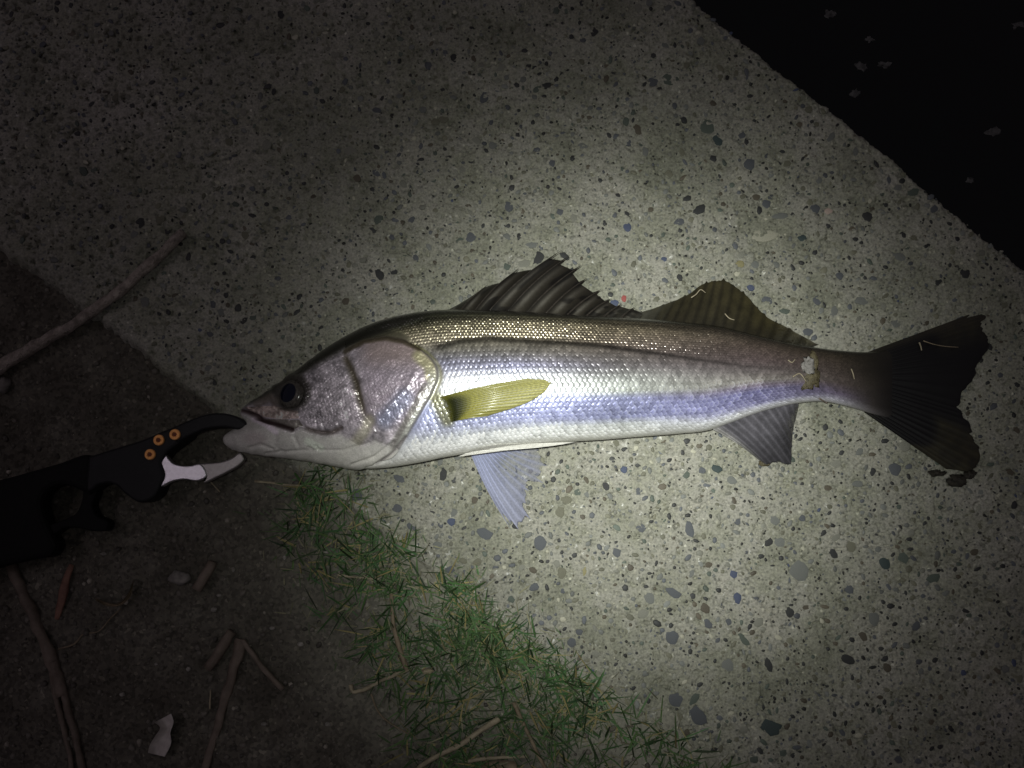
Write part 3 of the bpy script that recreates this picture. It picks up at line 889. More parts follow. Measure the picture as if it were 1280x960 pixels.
# dark crown, snout and eye surround
crown = sm(6, -8, Y - np.interp(X, [290, 318, 340, 352, 372, 398, 420, 440, 470, 500, 530, 545], [512, 506, 500, 478, 473, 456, 444, 432, 420, 410, 398, 388]))
paint(crown * sm(552, 520, X), (24, 24, 19))
paint(sm(5, 1, pdist(X, Y, [(432, 440), (455, 428), (482, 424), (505, 428), (524, 437)])[0]), (54, 48, 34), .8)
paint(sm(29, 20, np.hypot(X - 364, Y - 490)), (40, 38, 34), .9)
paint(sm(8, 2, pdist(X, Y, [(322, 505), (338, 496), (344, 503)])[0]), (92, 84, 78), .7)
paint(np.exp(-((behind - 4) / 3.0) ** 2) * (Y > 430) * (Y < 500), (120, 118, 78), .6)
paint(sm(15, 3, pdist(X, Y, [(546, 500), (552, 512), (559, 524)])[0]) * sm(2, 8, behind), (98, 96, 58), .75)
met = np.where((hm > .5) & TOPM, .35, met); met = np.where((hm > .5) & (jawm > .5) & TOPM, .05, met); met = np.where((crown > .3) & TOPM, .05, met)
met = np.where((mxm > .5) & TOPM, .55, met)
rgh = np.where((hm > .5), .36, rgh)
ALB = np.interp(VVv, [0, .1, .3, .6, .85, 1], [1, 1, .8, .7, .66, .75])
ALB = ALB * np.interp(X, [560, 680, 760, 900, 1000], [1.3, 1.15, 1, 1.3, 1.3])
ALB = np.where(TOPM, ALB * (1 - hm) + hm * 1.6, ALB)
# base surface -> displaced surface
W = P(X, Y, Z)
gu = np.gradient(W, axis=0); gv = np.roll(W, -1, 1) - np.roll(W, 1, 1)
nrm = np.cross(gv, gu); nrm /= np.linalg.norm(nrm, axis=-1)[..., None] + 1e-12
if nrm[500, TOP_N // 2, 2] < 0: nrm = -nrm
edge_fade = np.clip(dfront / 8, 0, 1); EF = np.concatenate([edge_fade, np.ones_like(XB)])
W = W + nrm * (H * EF)[..., None]
nu, nv = X.shape
fc = grid_faces(nu, nv, True)
# end caps
verts = W.reshape(-1, 3)
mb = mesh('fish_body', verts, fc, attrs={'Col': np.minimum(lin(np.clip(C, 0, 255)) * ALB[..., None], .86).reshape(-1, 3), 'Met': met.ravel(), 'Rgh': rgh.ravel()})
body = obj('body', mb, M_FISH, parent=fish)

# eye
ez = float(np.interp(491.5, YA[95, :TOP_N], Z[95, :TOP_N]))
hix = np.argmin((XA[:, :TOP_N] - eye_c[0]) ** 2 + (YA[:, :TOP_N] - eye_c[1]) ** 2)
ei, ej = np.unravel_index(hix, (HEAD_N, TOP_N))
eye_p = W[ei, ej]; eye_n = nrm[ei, ej]


def dome(rad, height, bulge_from, n=40, rings=14, r0=0.0):
    """shallow glossy cap facing eye_n; from radius r0 to rad"""
    t1 = np.cross(eye_n, [0, 1, 0]); t1 /= np.linalg.norm(t1); t2 = np.cross(eye_n, t1)
    rr = np.linspace(r0, rad, rings)
    th = np.linspace(0, 2 * PI, n, endpoint=False)
    v = []
    for r in rr:
        h = height(r)
        v.append(eye_p + eye_n * (bulge_from + h) + r * (np.cos(th)[:, None] * t1 + np.sin(th)[:, None] * t2))
    v = np.concatenate(v)
    f = grid_faces(rings, n, True)
    return v, f[:, ::-1]


mm = 0.000684
m_eye, n_, l_, b_ = mat('eye_ring'); b_.inputs['Roughness'].default_value = .18
tcx = N(n_, 'ShaderNodeTexCoord'); tx = N(n_, 'ShaderNodeTexNoise', Scale=600.0); l_.new(tcx.outputs['Object'], tx.inputs['Vector'])
rp = ramp(n_, [(.3, (.02, .018, .016)), (.7, (.07, .062, .055))]); l_.new(tx.outputs['Fac'], rp.inputs['Fac']); l_.new(rp.outputs['Color'], b_.inputs['Base Color'])
m_pup, n_, l_, b_ = mat('pupil'); b_.inputs['Base Color'].default_value = (.003, .005, .012, 1); b_.inputs['Roughness'].default_value = .06
R = 18 * mm
cap = lambda r: 0.0055 * math.sqrt(max(0, 1 - (r / R) ** 2))
v, f = dome(R, cap, 0.0008); eye = obj('eye', mesh('eye', v, f), m_eye, parent=fish)
Ri = 14 * mm
v, f = dome(Ri, lambda r: cap(r) + .0002, 0.0008, r0=11 * mm, rings=5); m_ir = noisy('iris', (.03, .026, .022), (.075, .068, .06), 900, rough=.2)
obj('iris', mesh('iris', v, f), m_ir, parent=eye)
v, f = dome(11.6 * mm, lambda r: cap(r) + .0005, 0.0008); obj('pupil', mesh('pupil', v, f), m_pup, parent=eye)


# ------------------------------------------------------------------ fins
def fin(name, base, tips, nr_per, zb, zt, colf, alpf, th=0.0006, ray=0.0005, notch=0.0, bow=0.0, zfun=None, parent=fish, nrow=30, ragged=0.0, seed=0, dens=8, spl=True, attach=None):
    base = np.array(base, float); tips = np.array(tips, float)
    nc = len(base); tt = np.linspace(0, nc - 1, (nc - 1) * nr_per * dens + 1)
    if spl:
        bs = spline(np.c_[np.arange(nc), base])(tt); ts = spline(np.c_[np.arange(nc), tips])(tt)
    else:
        bs = np.c_[np.interp(tt, np.arange(nc), base[:, 0]), np.interp(tt, np.arange(nc), base[:, 1])]
        ts = np.c_[np.interp(tt, np.arange(nc), tips[:, 0]), np.interp(tt, np.arange(nc), tips[:, 1])]
    fr = tt - np.floor(tt)
    ln = np.ones_like(tt)
    if notch:
        kk = np.clip(np.floor(tt).astype(int), 0, nc - 2)
        att = np.array(attach if attach else [1 - notch] * nc)
        lo = 1 - notch; hi = att[np.clip(kk + 1, 0, nc - 1)]
        ln = np.interp(fr, [0, .09, .91, 1], [0, 1, 2, 3])
        ln = np.where(ln < 1, 1 + (lo - 1) * ln, np.where(ln < 2, lo + (hi - lo) * (ln - 1), hi + (1 - hi) * (ln - 2)))
    if ragged:
        ln = ln - ragged * (fbm(tt * nr_per * 1.1, tt * 0, 91 + seed, 3) ** 2) * 1.6
    r = np.linspace(0, 1, nrow)
    Rg = r[None, :] * ln[:, None]
    Xp = bs[:, None, 0] + (ts - bs)[:, None, 0] * Rg; Yp = bs[:, None, 1] + (ts - bs)[:, None, 1] * Rg
    if bow:
        dx = (ts - bs)[:, 0]; dy = (ts - bs)[:, 1]
        k = bow * np.sin(PI * np.clip(Rg, 0, 1))
        Xp = Xp - k * dy[:, None]; Yp = Yp + k * dx[:, None]
    ph = np.broadcast_to((tt * nr_per)[:, None], Xp.shape)
    rm = (0.5 + 0.5 * np.cos(2 * PI * ph)) ** 2.0
    zb_ = np.asarray(zb(bs[:, 0]) if callable(zb) else np.full(len(tt), zb))
    zc = zb_[:, None] * (1 - Rg) + zt * Rg
    if zfun is not None:
        zc = zfun(Xp, Yp, Rg)
    zc = zc + 0.0016 * (vnoise(ph / 2.5, Rg * 3, 95 + seed) - .5) * Rg
    hh = (th + ray * rm) * (1 - .75 * Rg)
    edge_r = (np.arange(nrow) == nrow - 1)
    hh = np.where(edge_r[None, :], hh * .15, hh)
    top = P(Xp, Yp, zc + hh); bot = P(Xp, Yp, np.maximum(zc - hh, 0.0008))
    nt = len(tt)
    v = np.concatenate([top.reshape(-1, 3), bot.reshape(-1, 3)])
    g = grid_faces(nt, nrow); n0 = nt * nrow
    f = [g, g[:, ::-1] + n0]
    i = np.arange(nt - 1)
    f.append(np.stack([i * nrow + nrow - 1, (i + 1) * nrow + nrow - 1, (i + 1) * nrow + nrow - 1 + n0, i * nrow + nrow - 1 + n0], -1))
    j = np.arange(nrow - 1)
    f.append(np.stack([j, j + 1, j + 1 + n0, j + n0], -1)[:, ::-1]); e = (nt - 1) * nrow
    f.append(np.stack([e + j, e + j + 1, e + j + 1 + n0, e + j + n0], -1))
    col = colf(Xp, Yp, tt[:, None] / (nc - 1) + 0 * Rg, Rg, rm)
    alp = alpf(Xp, Yp, tt[:, None] / (nc - 1) + 0 * Rg, Rg, rm)
    cl = lin(np.clip(col, 0, 255)).reshape(-1, 3); al = np.clip(alp, 0, 1).ravel()
    me = mesh(name, v, np.concatenate(f), attrs={'Col': np.concatenate([cl, cl]), 'Alp': np.r_[al, al]})
    return obj(name, me, M_FIN, parent=parent)


def mixc(a, b, t):
    t = np.clip(t, 0, 1)[..., None]
    return np.array(a, float) * (1 - t) + np.array(b, float) * t


zmid = lambda x: THK(x) / 2 + 0.0015
# spiny dorsal fin
sp_b = [(556, 390), (574, 391), (592, 391), (610, 391), (632, 393), (656, 394), (680, 395), (706, 397), (730, 398), (752, 399), (774, 400), (796, 402)]
sp_t = [(575, 381), (610, 356), (648, 336), (702, 313), (711, 320), (726, 332), (733, 348), (751, 362), (764, 373), (777, 380), (793, 384), (804, 392)]


def c_sp(Xp, Yp, t, r, rm):
    c = mixc((46, 43, 36), (30, 27, 22), r)
    ph = t * 11
    band = (0.5 + 0.5 * np.cos(2 * PI * (ph - .35)))
    c = c + (band ** 3 * (1 - r) * np.clip(r * 4, 0, 1))[..., None] * np.array((62, 62, 62))
    spots = sm(.62, .75, vnoise(ph * 2 + 3, r * 5, 4))
    c = c * (1 - .45 * spots[..., None])
    return c * (1 - .55 * rm[..., None] * .6)


M_SPINE = noisy('fin_spine', (0.018, 0.015, 0.012), (0.05, 0.043, 0.036), 500, rough=.35)
spiny = fin('spiny_dorsal_fin', sp_b, sp_t, 1, zmid, 0.020, c_sp, lambda X_, Y_, t, r, rm: .93 + 0 * r, th=.0005, ray=.0012, notch=.15, attach=[1, .72, .66, .66, .9, .88, .86, .84, .82, .8, .8, 1], bow=-.045, dens=22, spl=False, nrow=40)
for k in range(1, 11):
    b0 = np.array(sp_b[k], float); t0 = np.array(sp_t[k], float)
    rr = np.linspace(0, 1, 14); d0 = t0 - b0
    kx = -.045 * np.sin(PI * rr)
    sxp = b0[0] + d0[0] * rr - kx * d0[1]; syp = b0[1] + d0[1] * rr + kx * d0[0]
    szz = float(zmid(b0[0])) * (1 - rr) + .020 * rr + .0006
    v, f = tube(P(sxp, syp, szz), [1.5 * 0.000684, 1.1 * 0.000684, .25 * 0.000684], sides=8, rough=.05)
    obj('spine', mesh('spine', v, f), M_SPINE, parent=spiny)
# soft dorsal fin
sd_b = [(792, 401), (815, 403), (840, 405), (865, 408), (890, 411), (915, 416), (945, 425), (975, 431), (1008, 436)]
sd_t = [(800, 390), (829, 380), (857, 367), (884, 349), (905, 345), (930, 362), (956, 391), (988, 410), (1024, 430)]


def c_sd(Xp, Yp, t, r, rm):
    c = mixc((40, 37, 28), (62, 57, 34), r * (0.4 + .8 * t))
    c = mixc((40, 37, 28), (78, 74, 52), np.clip(r * t * 1.5, 0, 1)) if False else c
    c = c * (1 - .3 * rm[..., None]) * (0.8 + .4 * fbm(Xp / 7, Yp / 7, 44, 3))[..., None]
    return c


fin('soft_dorsal_fin', sd_b, sd_t, 2, zmid, 0.012, c_sd, lambda X_, Y_, t, r, rm: np.clip(.97 - .55 * sm(.62, .95, t) + .15 * rm, 0, 1), th=.0004, ray=.0007, notch=0.05, bow=.02, ragged=.05, dens=10)
# anal fin
an_b = [(890, 536), (902, 532), (920, 526), (940, 518), (960, 511), (980, 507), (998, 503)]
an_t = [(951, 577), (960, 582), (973, 580), (990, 582), (991, 560), (992, 538), (997, 514)]


def c_an(Xp, Yp, t, r, rm):
    c = mixc((150, 148, 146), (92, 90, 96), sm(.02, .2, t))
    c = mixc((0, 0, 0), (1, 1, 1), t) * 0 + c * (1 - .35 * sm(.3, .9, r))[..., None]
    c = c * (0.86 + .18 * rm)[..., None]
    return c * (.85 + .3 * fbm(Xp / 6, Yp / 6, 12, 2))[..., None]


fin('anal_fin', an_b, an_t, 2, zmid, 0.006, c_an, lambda X_, Y_, t, r, rm: np.clip(.85 - .5 * sm(.3, .95, t) * sm(.1, .7, r) + .2 * rm, 0, 1), th=.0004, ray=.0007, notch=.03, bow=-.03, ragged=.03, dens=12)
# pelvic fin, spread on the concrete, and the second one folded along the belly
pe_b = [(588, 567), (594, 565), (600, 564), (606, 562), (613, 561), (622, 559), (634, 557)]
pe_t = [(643, 668), (654, 670), (666, 652), (676, 625), (684, 606), (687, 583), (676, 562)]


def c_pe(Xp, Yp, t, r, rm):
    c = mixc((164, 170, 202), (146, 148, 168), r)
    c = mixc((0, 0, 0), (1, 1, 1), t) * 0 + c * (.92 + .12 * rm)[..., None]
    tip = sm(.8, 1, r) * sm(.35, .1, t)
    return c + tip[..., None] * 40


fin('pelvic_fin', pe_b, pe_t, 2, 0.018, 0.0035, c_pe, lambda X_, Y_, t, r, rm: np.clip(.58 - .46 * sm(.05, .7, t) * sm(.02, .35, r) + .26 * rm * (1 - .7 * r) + .25 * (vnoise(t * 5, r * 3, 6) - .5), .14, 1), th=.0003, ray=.0005, notch=.10, bow=.03, ragged=.22, seed=3, dens=12, nrow=44)
fp_b = [(572, 571), (584, 566), (600, 560), (616, 556)]
fp_t = [(640, 562), (668, 560), (700, 556), (722, 552)]
fin('pelvic_fin', fp_b, fp_t, 2, 0.020, 0.020, lambda Xp, Yp, t, r, rm: mixc((196, 194, 186), (170, 168, 162), rm), lambda X_, Y_, t, r, rm: .95 + 0 * r, th=.0006, ray=.0005, dens=8,
    zfun=lambda x, y, r: body_z(x, np.minimum(y, VENT(x) - 1.0)) + .0012)
# pectoral fin, lying back over the flank
pc_b = [(544, 498), (547, 503), (550, 508), (553, 514), (557, 521), (562, 528)]
pc_t = [(660, 473), (684, 475), (690, 480), (682, 490), (656, 505), (610, 520)]


def c_pc(Xp, Yp, t, r, rm):
    c = mixc((150, 146, 62), (176, 172, 104), sm(.4, 1, r))
    dark = sm(.32, .12, r) * sm(-.15, .35, t) * sm(.0, .13, r)
    c = c * (.82 + .25 * rm)[..., None]
    seg = .9 + .12 * np.cos(r * 150)
    c = c * np.where(rm > .4, seg, 1)[..., None]
    return mixc((0, 0, 0), (1, 1, 1), t) * 0 + c * (1 - .82 * dark)[..., None] + dark[..., None] * np.array((10, 14, 2))


fin('pectoral_fin', pc_b, pc_t, 3, 0.05, 0.05, c_pc, lambda X_, Y_, t, r, rm: np.clip(.95 - .32 * sm(.2, 1, r) * (1 - rm), 0, 1) * sm(.0, .09, r + .04 * (vnoise(t * 9, t * 0, 2) - .5)), th=.0004, ray=.0005, ragged=.03, dens=10, nrow=60, bow=-.02,
    zfun=lambda x, y, r: body_z(x, y) - .0012 + .0030 * sm(0, .14, r) + .0045 * np.sin(PI * np.clip(r, 0, 1) * .8))
# tail fin
tl_b = [(1082, 441), (1090, 446), (1096, 454), (1099, 465), (1100, 478), (1099, 490), (1096, 502), (1090, 512), (1080, 515)]
tl_t = [(1217, 391), (1237, 396), (1240, 420), (1233, 452), (1203, 503), (1214, 527), (1228, 560), (1222, 590), (1184, 587)]


def c_tl(Xp, Yp, t, r, rm):
    c = mixc((26, 24, 21), (9, 9, 10), sm(.02, .2, r))
    c = mixc((0, 0, 0), (1, 1, 1), t) * 0 + c
    patch = np.clip(sm(.50, .62, r) * (sm(.62, .72, t) + sm(.35, .15, t)), 0, 1) * (.6 + .5 * vnoise(Xp / 9, Yp / 9, 7))
    c = c * (1 - patch[..., None]) + patch[..., None] * np.array((44, 41, 28))
    rim = sm(.18, .03, t)
    c = c * (1 - rim[..., None] * .7) + rim[..., None] * .7 * np.array((48, 44, 36))
    return c * (.92 + .14 * rm * sm(.05, .4, r))[..., None]


fin('tail_fin', tl_b, tl_t, 3, 0.0085, 0.006, c_tl, lambda X_, Y_, t, r, rm: .98 + 0 * r, th=.0006, ray=.0007, ragged=.075, notch=.012, dens=8, nrow=50, seed=5)

# ------------------------------------------------------------------ fish grip (black plier with steel jaw)
grip = empty('fish_grip', 'black fish gripping pliers with steel jaw and orange screws in the fish mouth', 'fish grip')


def wpoly(pts, z, sub=0):
    p = np.array(pts, float)
    return P(p[:, 0], p[:, 1], z)[:, :2]


def plate(name, pts, z0, z1, m, parent, bev=0.0015, smooth=False):
    v, f = prism(wpoly(pts, z1), z0, z1, bev)
    me = mesh(name, v, f, smooth=smooth)
    return obj(name, me, m, parent=parent)


def soft(pts, n=90):
    p = list(pts) + [pts[0]]
    c = curve(p, n + 1)[:-1]
    return c


gz = 0.012
plate('handle', soft([(-150, 650), (-60, 616), (28, 592), (70, 580), (112, 570), (116, 604), (112, 618), (98, 612), (80, 606), (62, 610), (52, 624), (56, 650), (64, 668), (70, 682), (64, 694), (42, 699), (0, 708), (-60, 732), (-150, 770)], 120), -0.006, gz + .004, M_RUBBER, grip, .004)
plate('frame', soft([(110, 571), (145, 560), (180, 549), (208, 537), (226, 532), (236, 542), (222, 555), (208, 566), (201, 578), (205, 596), (200, 608), (194, 620), (174, 628), (157, 618), (141, 605), (124, 606), (112, 614)], 100), -0.004, gz + .008, M_BLACK, grip, .002)
plate('upper_jaw', soft([(216, 534), (242, 523), (262, 517), (283, 517), (300, 523), (309, 532), (302, 536), (281, 534), (255, 537), (234, 546), (220, 552)], 70), 0.010, gz + .010, M_BLACK, grip, .0016)
plate('trigger', soft([(104, 608), (120, 612), (115, 632), (120, 644), (135, 653), (133, 662), (118, 664), (98, 660), (80, 660), (64, 668), (60, 660), (78, 650), (94, 642), (101, 628)], 70), -0.004, gz - .001, M_RUBBER, grip, .0015)
# steel jaw, faces tipped a little towards the light
jawp = soft([(207, 569), (216, 579), (230, 582.5), (240, 582), (249, 580), (257, 596), (248, 600.5), (229, 599), (213, 602), (201, 608), (206, 594), (202, 577)], 60)
v, f = prism(wpoly(jawp, gz + .006), gz - .002, gz + .006, .0008)
tilt = 0.10
me = mesh('lower_jaw', v, f, smooth=False)
lower = obj('lower_jaw', me, M_STEEL, parent=grip)
tipp = soft([(249, 579.5), (262, 578.5), (277, 577), (290, 572), (300, 566), (305, 573), (298, 582), (288, 588), (270, 597), (254, 603), (257, 596)], 60)
v, f = prism(wpoly(tipp, gz + .004), gz - .003, gz + .004, .0012)
obj('jaw_tip', mesh('jaw_tip', v, f, smooth=False), M_STEEL2, parent=lower)


def disc(cx, cy, z, r, h, n=24, inner=None):
    c = P(cx, cy, z + h); th = np.linspace(0, 2 * PI, n, endpoint=False)
    prof = [(r, z), (r, z + h * .7), (r * .88, z + h)]
    if inner: prof += [(inner, z + h), (inner * .9, z + h * .35)]
    v = np.concatenate([np.c_[c[0] + np.cos(th) * q, c[1] + np.sin(th) * q, np.full(n, zz)] for q, zz in prof])
    f = [tuple(x) for x in grid_faces(len(prof), n, True)[:, ::-1]]
    f.append(tuple(range((len(prof) - 1) * n, len(prof) * n)))
    return mesh('screw', v, f, smooth=False)


for (sx, sy) in ((187, 568), (198, 550), (218, 543)):
    dz = .0022 if sx > 210 else 0
    s = obj('screw', disc(sx, sy, gz + .0078 + dz, 6.6 * mm, .0022, inner=3.2 * mm), M_BRASS, parent=grip)
    obj('hex_socket', disc(sx, sy, gz + .0080 + dz, 2.6 * mm, .0012, n=6), M_SOCKET, parent=s)


# ------------------------------------------------------------------ twigs, stalks and litter
def gz_at(px, py):
    p = P(px, py); a, b = ab(p[0], p[1])
    s = float(soil_z(p[0], p[1]))
    return max(s, 0.0) if b > 0 else s


def twig(name, pts, r0, r1, m, label, cat, group=None, lift=0.0, n=None, parent=None, wob=1.2, seed=1, flat=1.0, mid=None, ends=None):
    L = sum(math.dist(pts[i], pts[i + 1]) for i in range(len(pts) - 1)) if len(pts) > 1 else 10
    n = n or max(8, int(L / 6))
    c = curve(pts, n)
    c[:, 0] += wob * (vnoise(np.arange(n) * .35, np.full(n, seed), seed) - .5) * 2; c[:, 1] += wob * (vnoise(np.arange(n) * .35, np.full(n, seed + 9.), seed + 5) - .5) * 2
    g = np.array([gz_at(px, py) for px, py in c])
    g = np.convolve(np.pad(g, 6, mode='edge'), np.ones(13) / 13, 'valid')
    rr = np.interp(np.linspace(0, 1, n), np.linspace(0, 1, 3 if mid else 2), [r0, mid, r1] if mid else [r0, r1])
    l = np.interp(np.linspace(0, 1, n), np.linspace(0, 1, len(ends)), ends) if ends else lift
    z = g + rr * mm * flat + l
    v, f = tube(P(c[:, 0], c[:, 1], z), list(rr * mm), sides=9, seed=seed, flat=flat, rough=.22)
    return obj(name, mesh(name, v, f), m, parent=parent, label=label, cat=cat, group=group)


long_twig = twig('twig', [(-60, 500), (0, 459), (60, 424), (112, 392), (170, 346), (212, 308), (231, 291)], 7.8, 6.2, M_BROWN, 'long straight brown twig lying across the soil and concrete edge', 'twig', lift=.004, seed=3, wob=.7)
twig('twig', [(438, 855), (441, 865), (452, 863), (478, 850), (512, 837)], 2.6, 2.0, M_STRAW, 'pale bent stalk with a hooked end beside the grass', 'stalk', seed=4, wob=.5, lift=.003, n=30)
twig('dry_stalk', [(500, 980), (528, 957), (560, 938), (575, 931), (600, 914), (624, 898)], 2.4, 3.6, M_STRAW, 'thick straight straw coloured stalk lying in the grass', 'stalk', seed=5, wob=.5, lift=.006)
twig('dry_stalk', [(585, 951), (620, 947), (660, 945)], 2.4, 1.8, M_STRAW, 'short flat straw stalk beside the curled dry leaf', 'stalk', seed=6, wob=.6, lift=.003)
twig('dry_stalk', [(489, 742), (492, 780), (500, 812), (509, 838)], 2.2, 3.4, M_LEAF, 'brown upright dead stem embedded in the grass', 'stalk', seed=7, wob=.6, lift=.002)
twig('dry_stalk', [(642, 878), (655, 905), (668, 935), (684, 965)], 2.6, 2.2, M_LEAF, 'thin brown dead stem running down through dense grass', 'stalk', seed=8, wob=.8, lift=.002)
twig('dry_stalk', [(422, 719), (448, 722), (476, 724)], 1.6, 1.2, M_STRAW, 'thin pale straw lying level at the top of the grass', 'straw', seed=9, wob=.4, lift=.003)
twig('dry_stalk', [(318, 601), (350, 605), (386, 607)], 1.8, 1.0, M_STRAW, 'thin straw lying just below the fish throat', 'straw', seed=10, wob=.6, lift=.002)
twig('root_fibre', [(464, 868), (472, 890), (492, 907), (515, 920)], 1.2, .8, M_LEAF, 'thin curved root fibre beside the hooked stalk', 'root', seed=11, wob=.8, lift=.002)
twig('root_fibre', [(74, 812), (95, 803), (104, 794), (122, 790), (140, 772), (152, 762)], 1.1, .8, M_LEAF, 'thin wavy root fibre on bare soil under the curled leaf', 'root', seed=12, wob=1.4, lift=.002)
# forked dead branch lower left
br = empty('fallen_branch', 'long dark forked branch half sunk in the soil', 'branch')
twig('stem', [(10, 700), (26, 735), (45, 780), (66, 830), (78, 870)], 7, 7, M_DARKW, None, None, parent=br, seed=13, lift=-.003)
twig('side_branch', [(66, 828), (80, 868), (92, 910), (106, 975)], 5, 4, M_DARKW, None, None, parent=br, seed=14, lift=-.001)
twig('side_branch', [(64, 838), (73, 880), (84, 925), (92, 975)], 4, 3, M_DARKW, None, None, parent=br, seed=15, lift=-.001)
twig('wood_stub', [(246, 737), (256, 720), (266, 702)], 6, 6.5, M_DARKW, 'short thick grey wood stub lying beside the pale stone', 'wood piece', seed=16, wob=.6, lift=.002)
twig('wood_stub', [(259, 836), (274, 815), (290, 789)], 5.5, 6.5, M_DARKW, 'short cut wood stub leaning on the long bark strip', 'wood piece', seed=17, wob=.6, lift=.002)
twig('bark_strip', [(250, 975), (268, 920), (282, 870), (296, 826), (302, 798)], 4, 7, M_DARKW, 'long dark bark strip running down from the cut wood stub', 'bark', seed=18, wob=1.2, lift=.0005, flat=.5)
twig('twig', [(303, 800), (322, 826), (340, 848), (354, 862)], 3, 3.6, M_DARKW, 'short thin dark twig crossing the end of the bark strip', 'twig', seed=19, wob=.8, lift=.002)
twig('bark_strip', [(70, 773), (78, 745), (85, 720), (90, 705)], 3, 3.4, M_RED, 'reddish splinter of bark on bare soil', 'bark', seed=20, wob=1.5, flat=.5, mid=6, lift=.001)
twig('straw_bit', [(262, 886), (263, 872), (263, 862)], 1.2, .8, M_STRAW, 'tiny pale straw standing beside the bark strip', 'straw', seed=21, wob=.4, lift=.001)
twig('straw_bit', [(259, 598), (266, 605), (275, 615)], 1.0, .8, M_STRAW, 'tiny straw under the steel jaw of the grip', 'straw', seed=22, wob=.3, lift=.002)


def leaf(name, outline, m, label, cat, curl=0.006, z=0.002, group=None, base=None):
    """curled thin sheet over an outline: grid between two sides"""
    L, Rr = outline
    n = 26; k = 9
    a = curve(L, n); b = curve(Rr, n)
    t = np.linspace(0, 1, k)
    Xp = a[:, None, 0] * (1 - t) + b[:, None, 0] * t; Yp = a[:, None, 1] * (1 - t) + b[:, None, 1] * t
    g = base if base is not None else gz_at(Xp.mean(), Yp.mean())
    zz = g + z + curl * (4 * (t - .5) ** 2)[None, :] * (.6 + .8 * vnoise(np.arange(n)[:, None] * .25, t[None, :] * 2, len(label))) + .0015 * vnoise(np.arange(n)[:, None] * .5, t[None, :] * 4, 3)
    top = P(Xp, Yp, zz + .0003); bot = P(Xp, Yp, zz - .0003)
    v = np.concatenate([top.reshape(-1, 3), bot.reshape(-1, 3)]); gf = grid_faces(n, k); n0 = n * k
    i = np.arange(n - 1); j = np.arange(k - 1)
    fs = [gf, gf[:, ::-1] + n0]
    for e in (0, k - 1):
        fs.append(np.stack([i * k + e, (i + 1) * k + e, (i + 1) * k + e + n0, i * k + e + n0], -1))
    for e in (0, (n - 1) * k):
        fs.append(np.stack([e + j, e + j + 1, e + j + 1 + n0, e + j + n0], -1))
    return obj(name, mesh(name, v, np.concatenate(fs)), m, label=label, cat=cat, group=group)


leaf('dry_leaf', ([(119, 747), (130, 752), (148, 754), (160, 742), (167, 724)], [(120, 751), (132, 757), (150, 757), (163, 746), (167, 727)]), M_LEAF, 'small curled crescent of dry leaf on bare soil', 'leaf', curl=.004, z=.004)
leaf('paper_scrap', ([(193, 903), (200, 909), (194, 920), (187, 932), (185, 941)], [(214, 892), (217, 902), (213, 916), (214, 928), (206, 946)]), M_PALE, 'pale crumpled scrap of paper on dark soil', 'paper', curl=.008, z=.003)
leaf('dry_leaf', ([(600, 958), (612, 952), (628, 950), (645, 952)], [(602, 972), (618, 974), (632, 972), (648, 968)]), M_LEAF, 'curled tan leaf under the short straw stalk', 'leaf', curl=.004, z=.002)
leaf('dry_leaf', ([(526, 838), (534, 835), (543, 838)], [(530, 843), (537, 842), (541, 840)]), M_STRAW, 'small pale folded leaf flake near the hooked stalk', 'leaf', curl=.003, z=.005)


def lump(name, px, py, rx, ry, rz, m, label, cat, z=None, seed=1, parent=None, group=None, kind=None, amp=.66):
    n, k = 22, 14
    th = np.linspace(0, 2 * PI, n, endpoint=False); ph = np.linspace(.03, PI - .03, k)
    Pm, Tm = np.meshgrid(ph, th, indexing='ij')
    r = 1 + amp * (fbm(np.cos(Tm) * np.sin(Pm) * 2.2 + seed * 3 + 5, np.sin(Tm) * np.sin(Pm) * 2.2 + np.cos(Pm) * 1.6 + 7, seed, 3) - .5)
    c = P(px, py, (gz_at(px, py) if z is None else z))
    v = np.stack([c[0] + rx * mm * r * np.sin(Pm) * np.cos(Tm), c[1] + ry * mm * r * np.sin(Pm) * np.sin(Tm), c[2] + rz * mm * (r * np.cos(Pm) + .55)], -1).reshape(-1, 3)
    f = [tuple(q) for q in grid_faces(k, n, True)]
    f.append(tuple(range(n))); f.append(tuple(reversed(range((k - 1) * n, k * n))))
    return obj(name, mesh(name, v, f), m, parent=parent, label=label, cat=cat, group=group, kind=kind)


M_ROCK = noisy('soil_stone', (0.12, 0.11, 0.10), (0.26, 0.24, 0.22), 160, bump=.6, dist=.001)
lump('stone', 226, 722, 13, 9, 7, M_ROCK, 'pale rounded stone pressed into soil beside the wood stub', 'stone', seed=3)
lump('soil_clod', 6, 482, 9, 12, 8, M_ROCK, 'lumpy clod beneath the end of the long brown twig', 'clod', seed=5)
M_GRIT = noisy('grit_grain', (0.16, 0.15, 0.13), (0.34, 0.32, 0.29), 300)
grit = [(196, 830), (153, 868), (130, 692), (356, 697), (274, 744), (376, 805), (380, 748), (236, 836), (340, 785), (292, 712), (408, 690), (268, 762), (120, 600 + 140), (410, 905), (330, 905)]
for i, (px, py) in enumerate(grit):
    lump('grit', px, py, 2.2 + (i % 3) * .8, 2.0 + (i % 2) * .7, 1.8, M_GRIT, 'small pale grit grain on the dark bare soil', 'grit', seed=20 + i, group='pale grit grains on the soil')

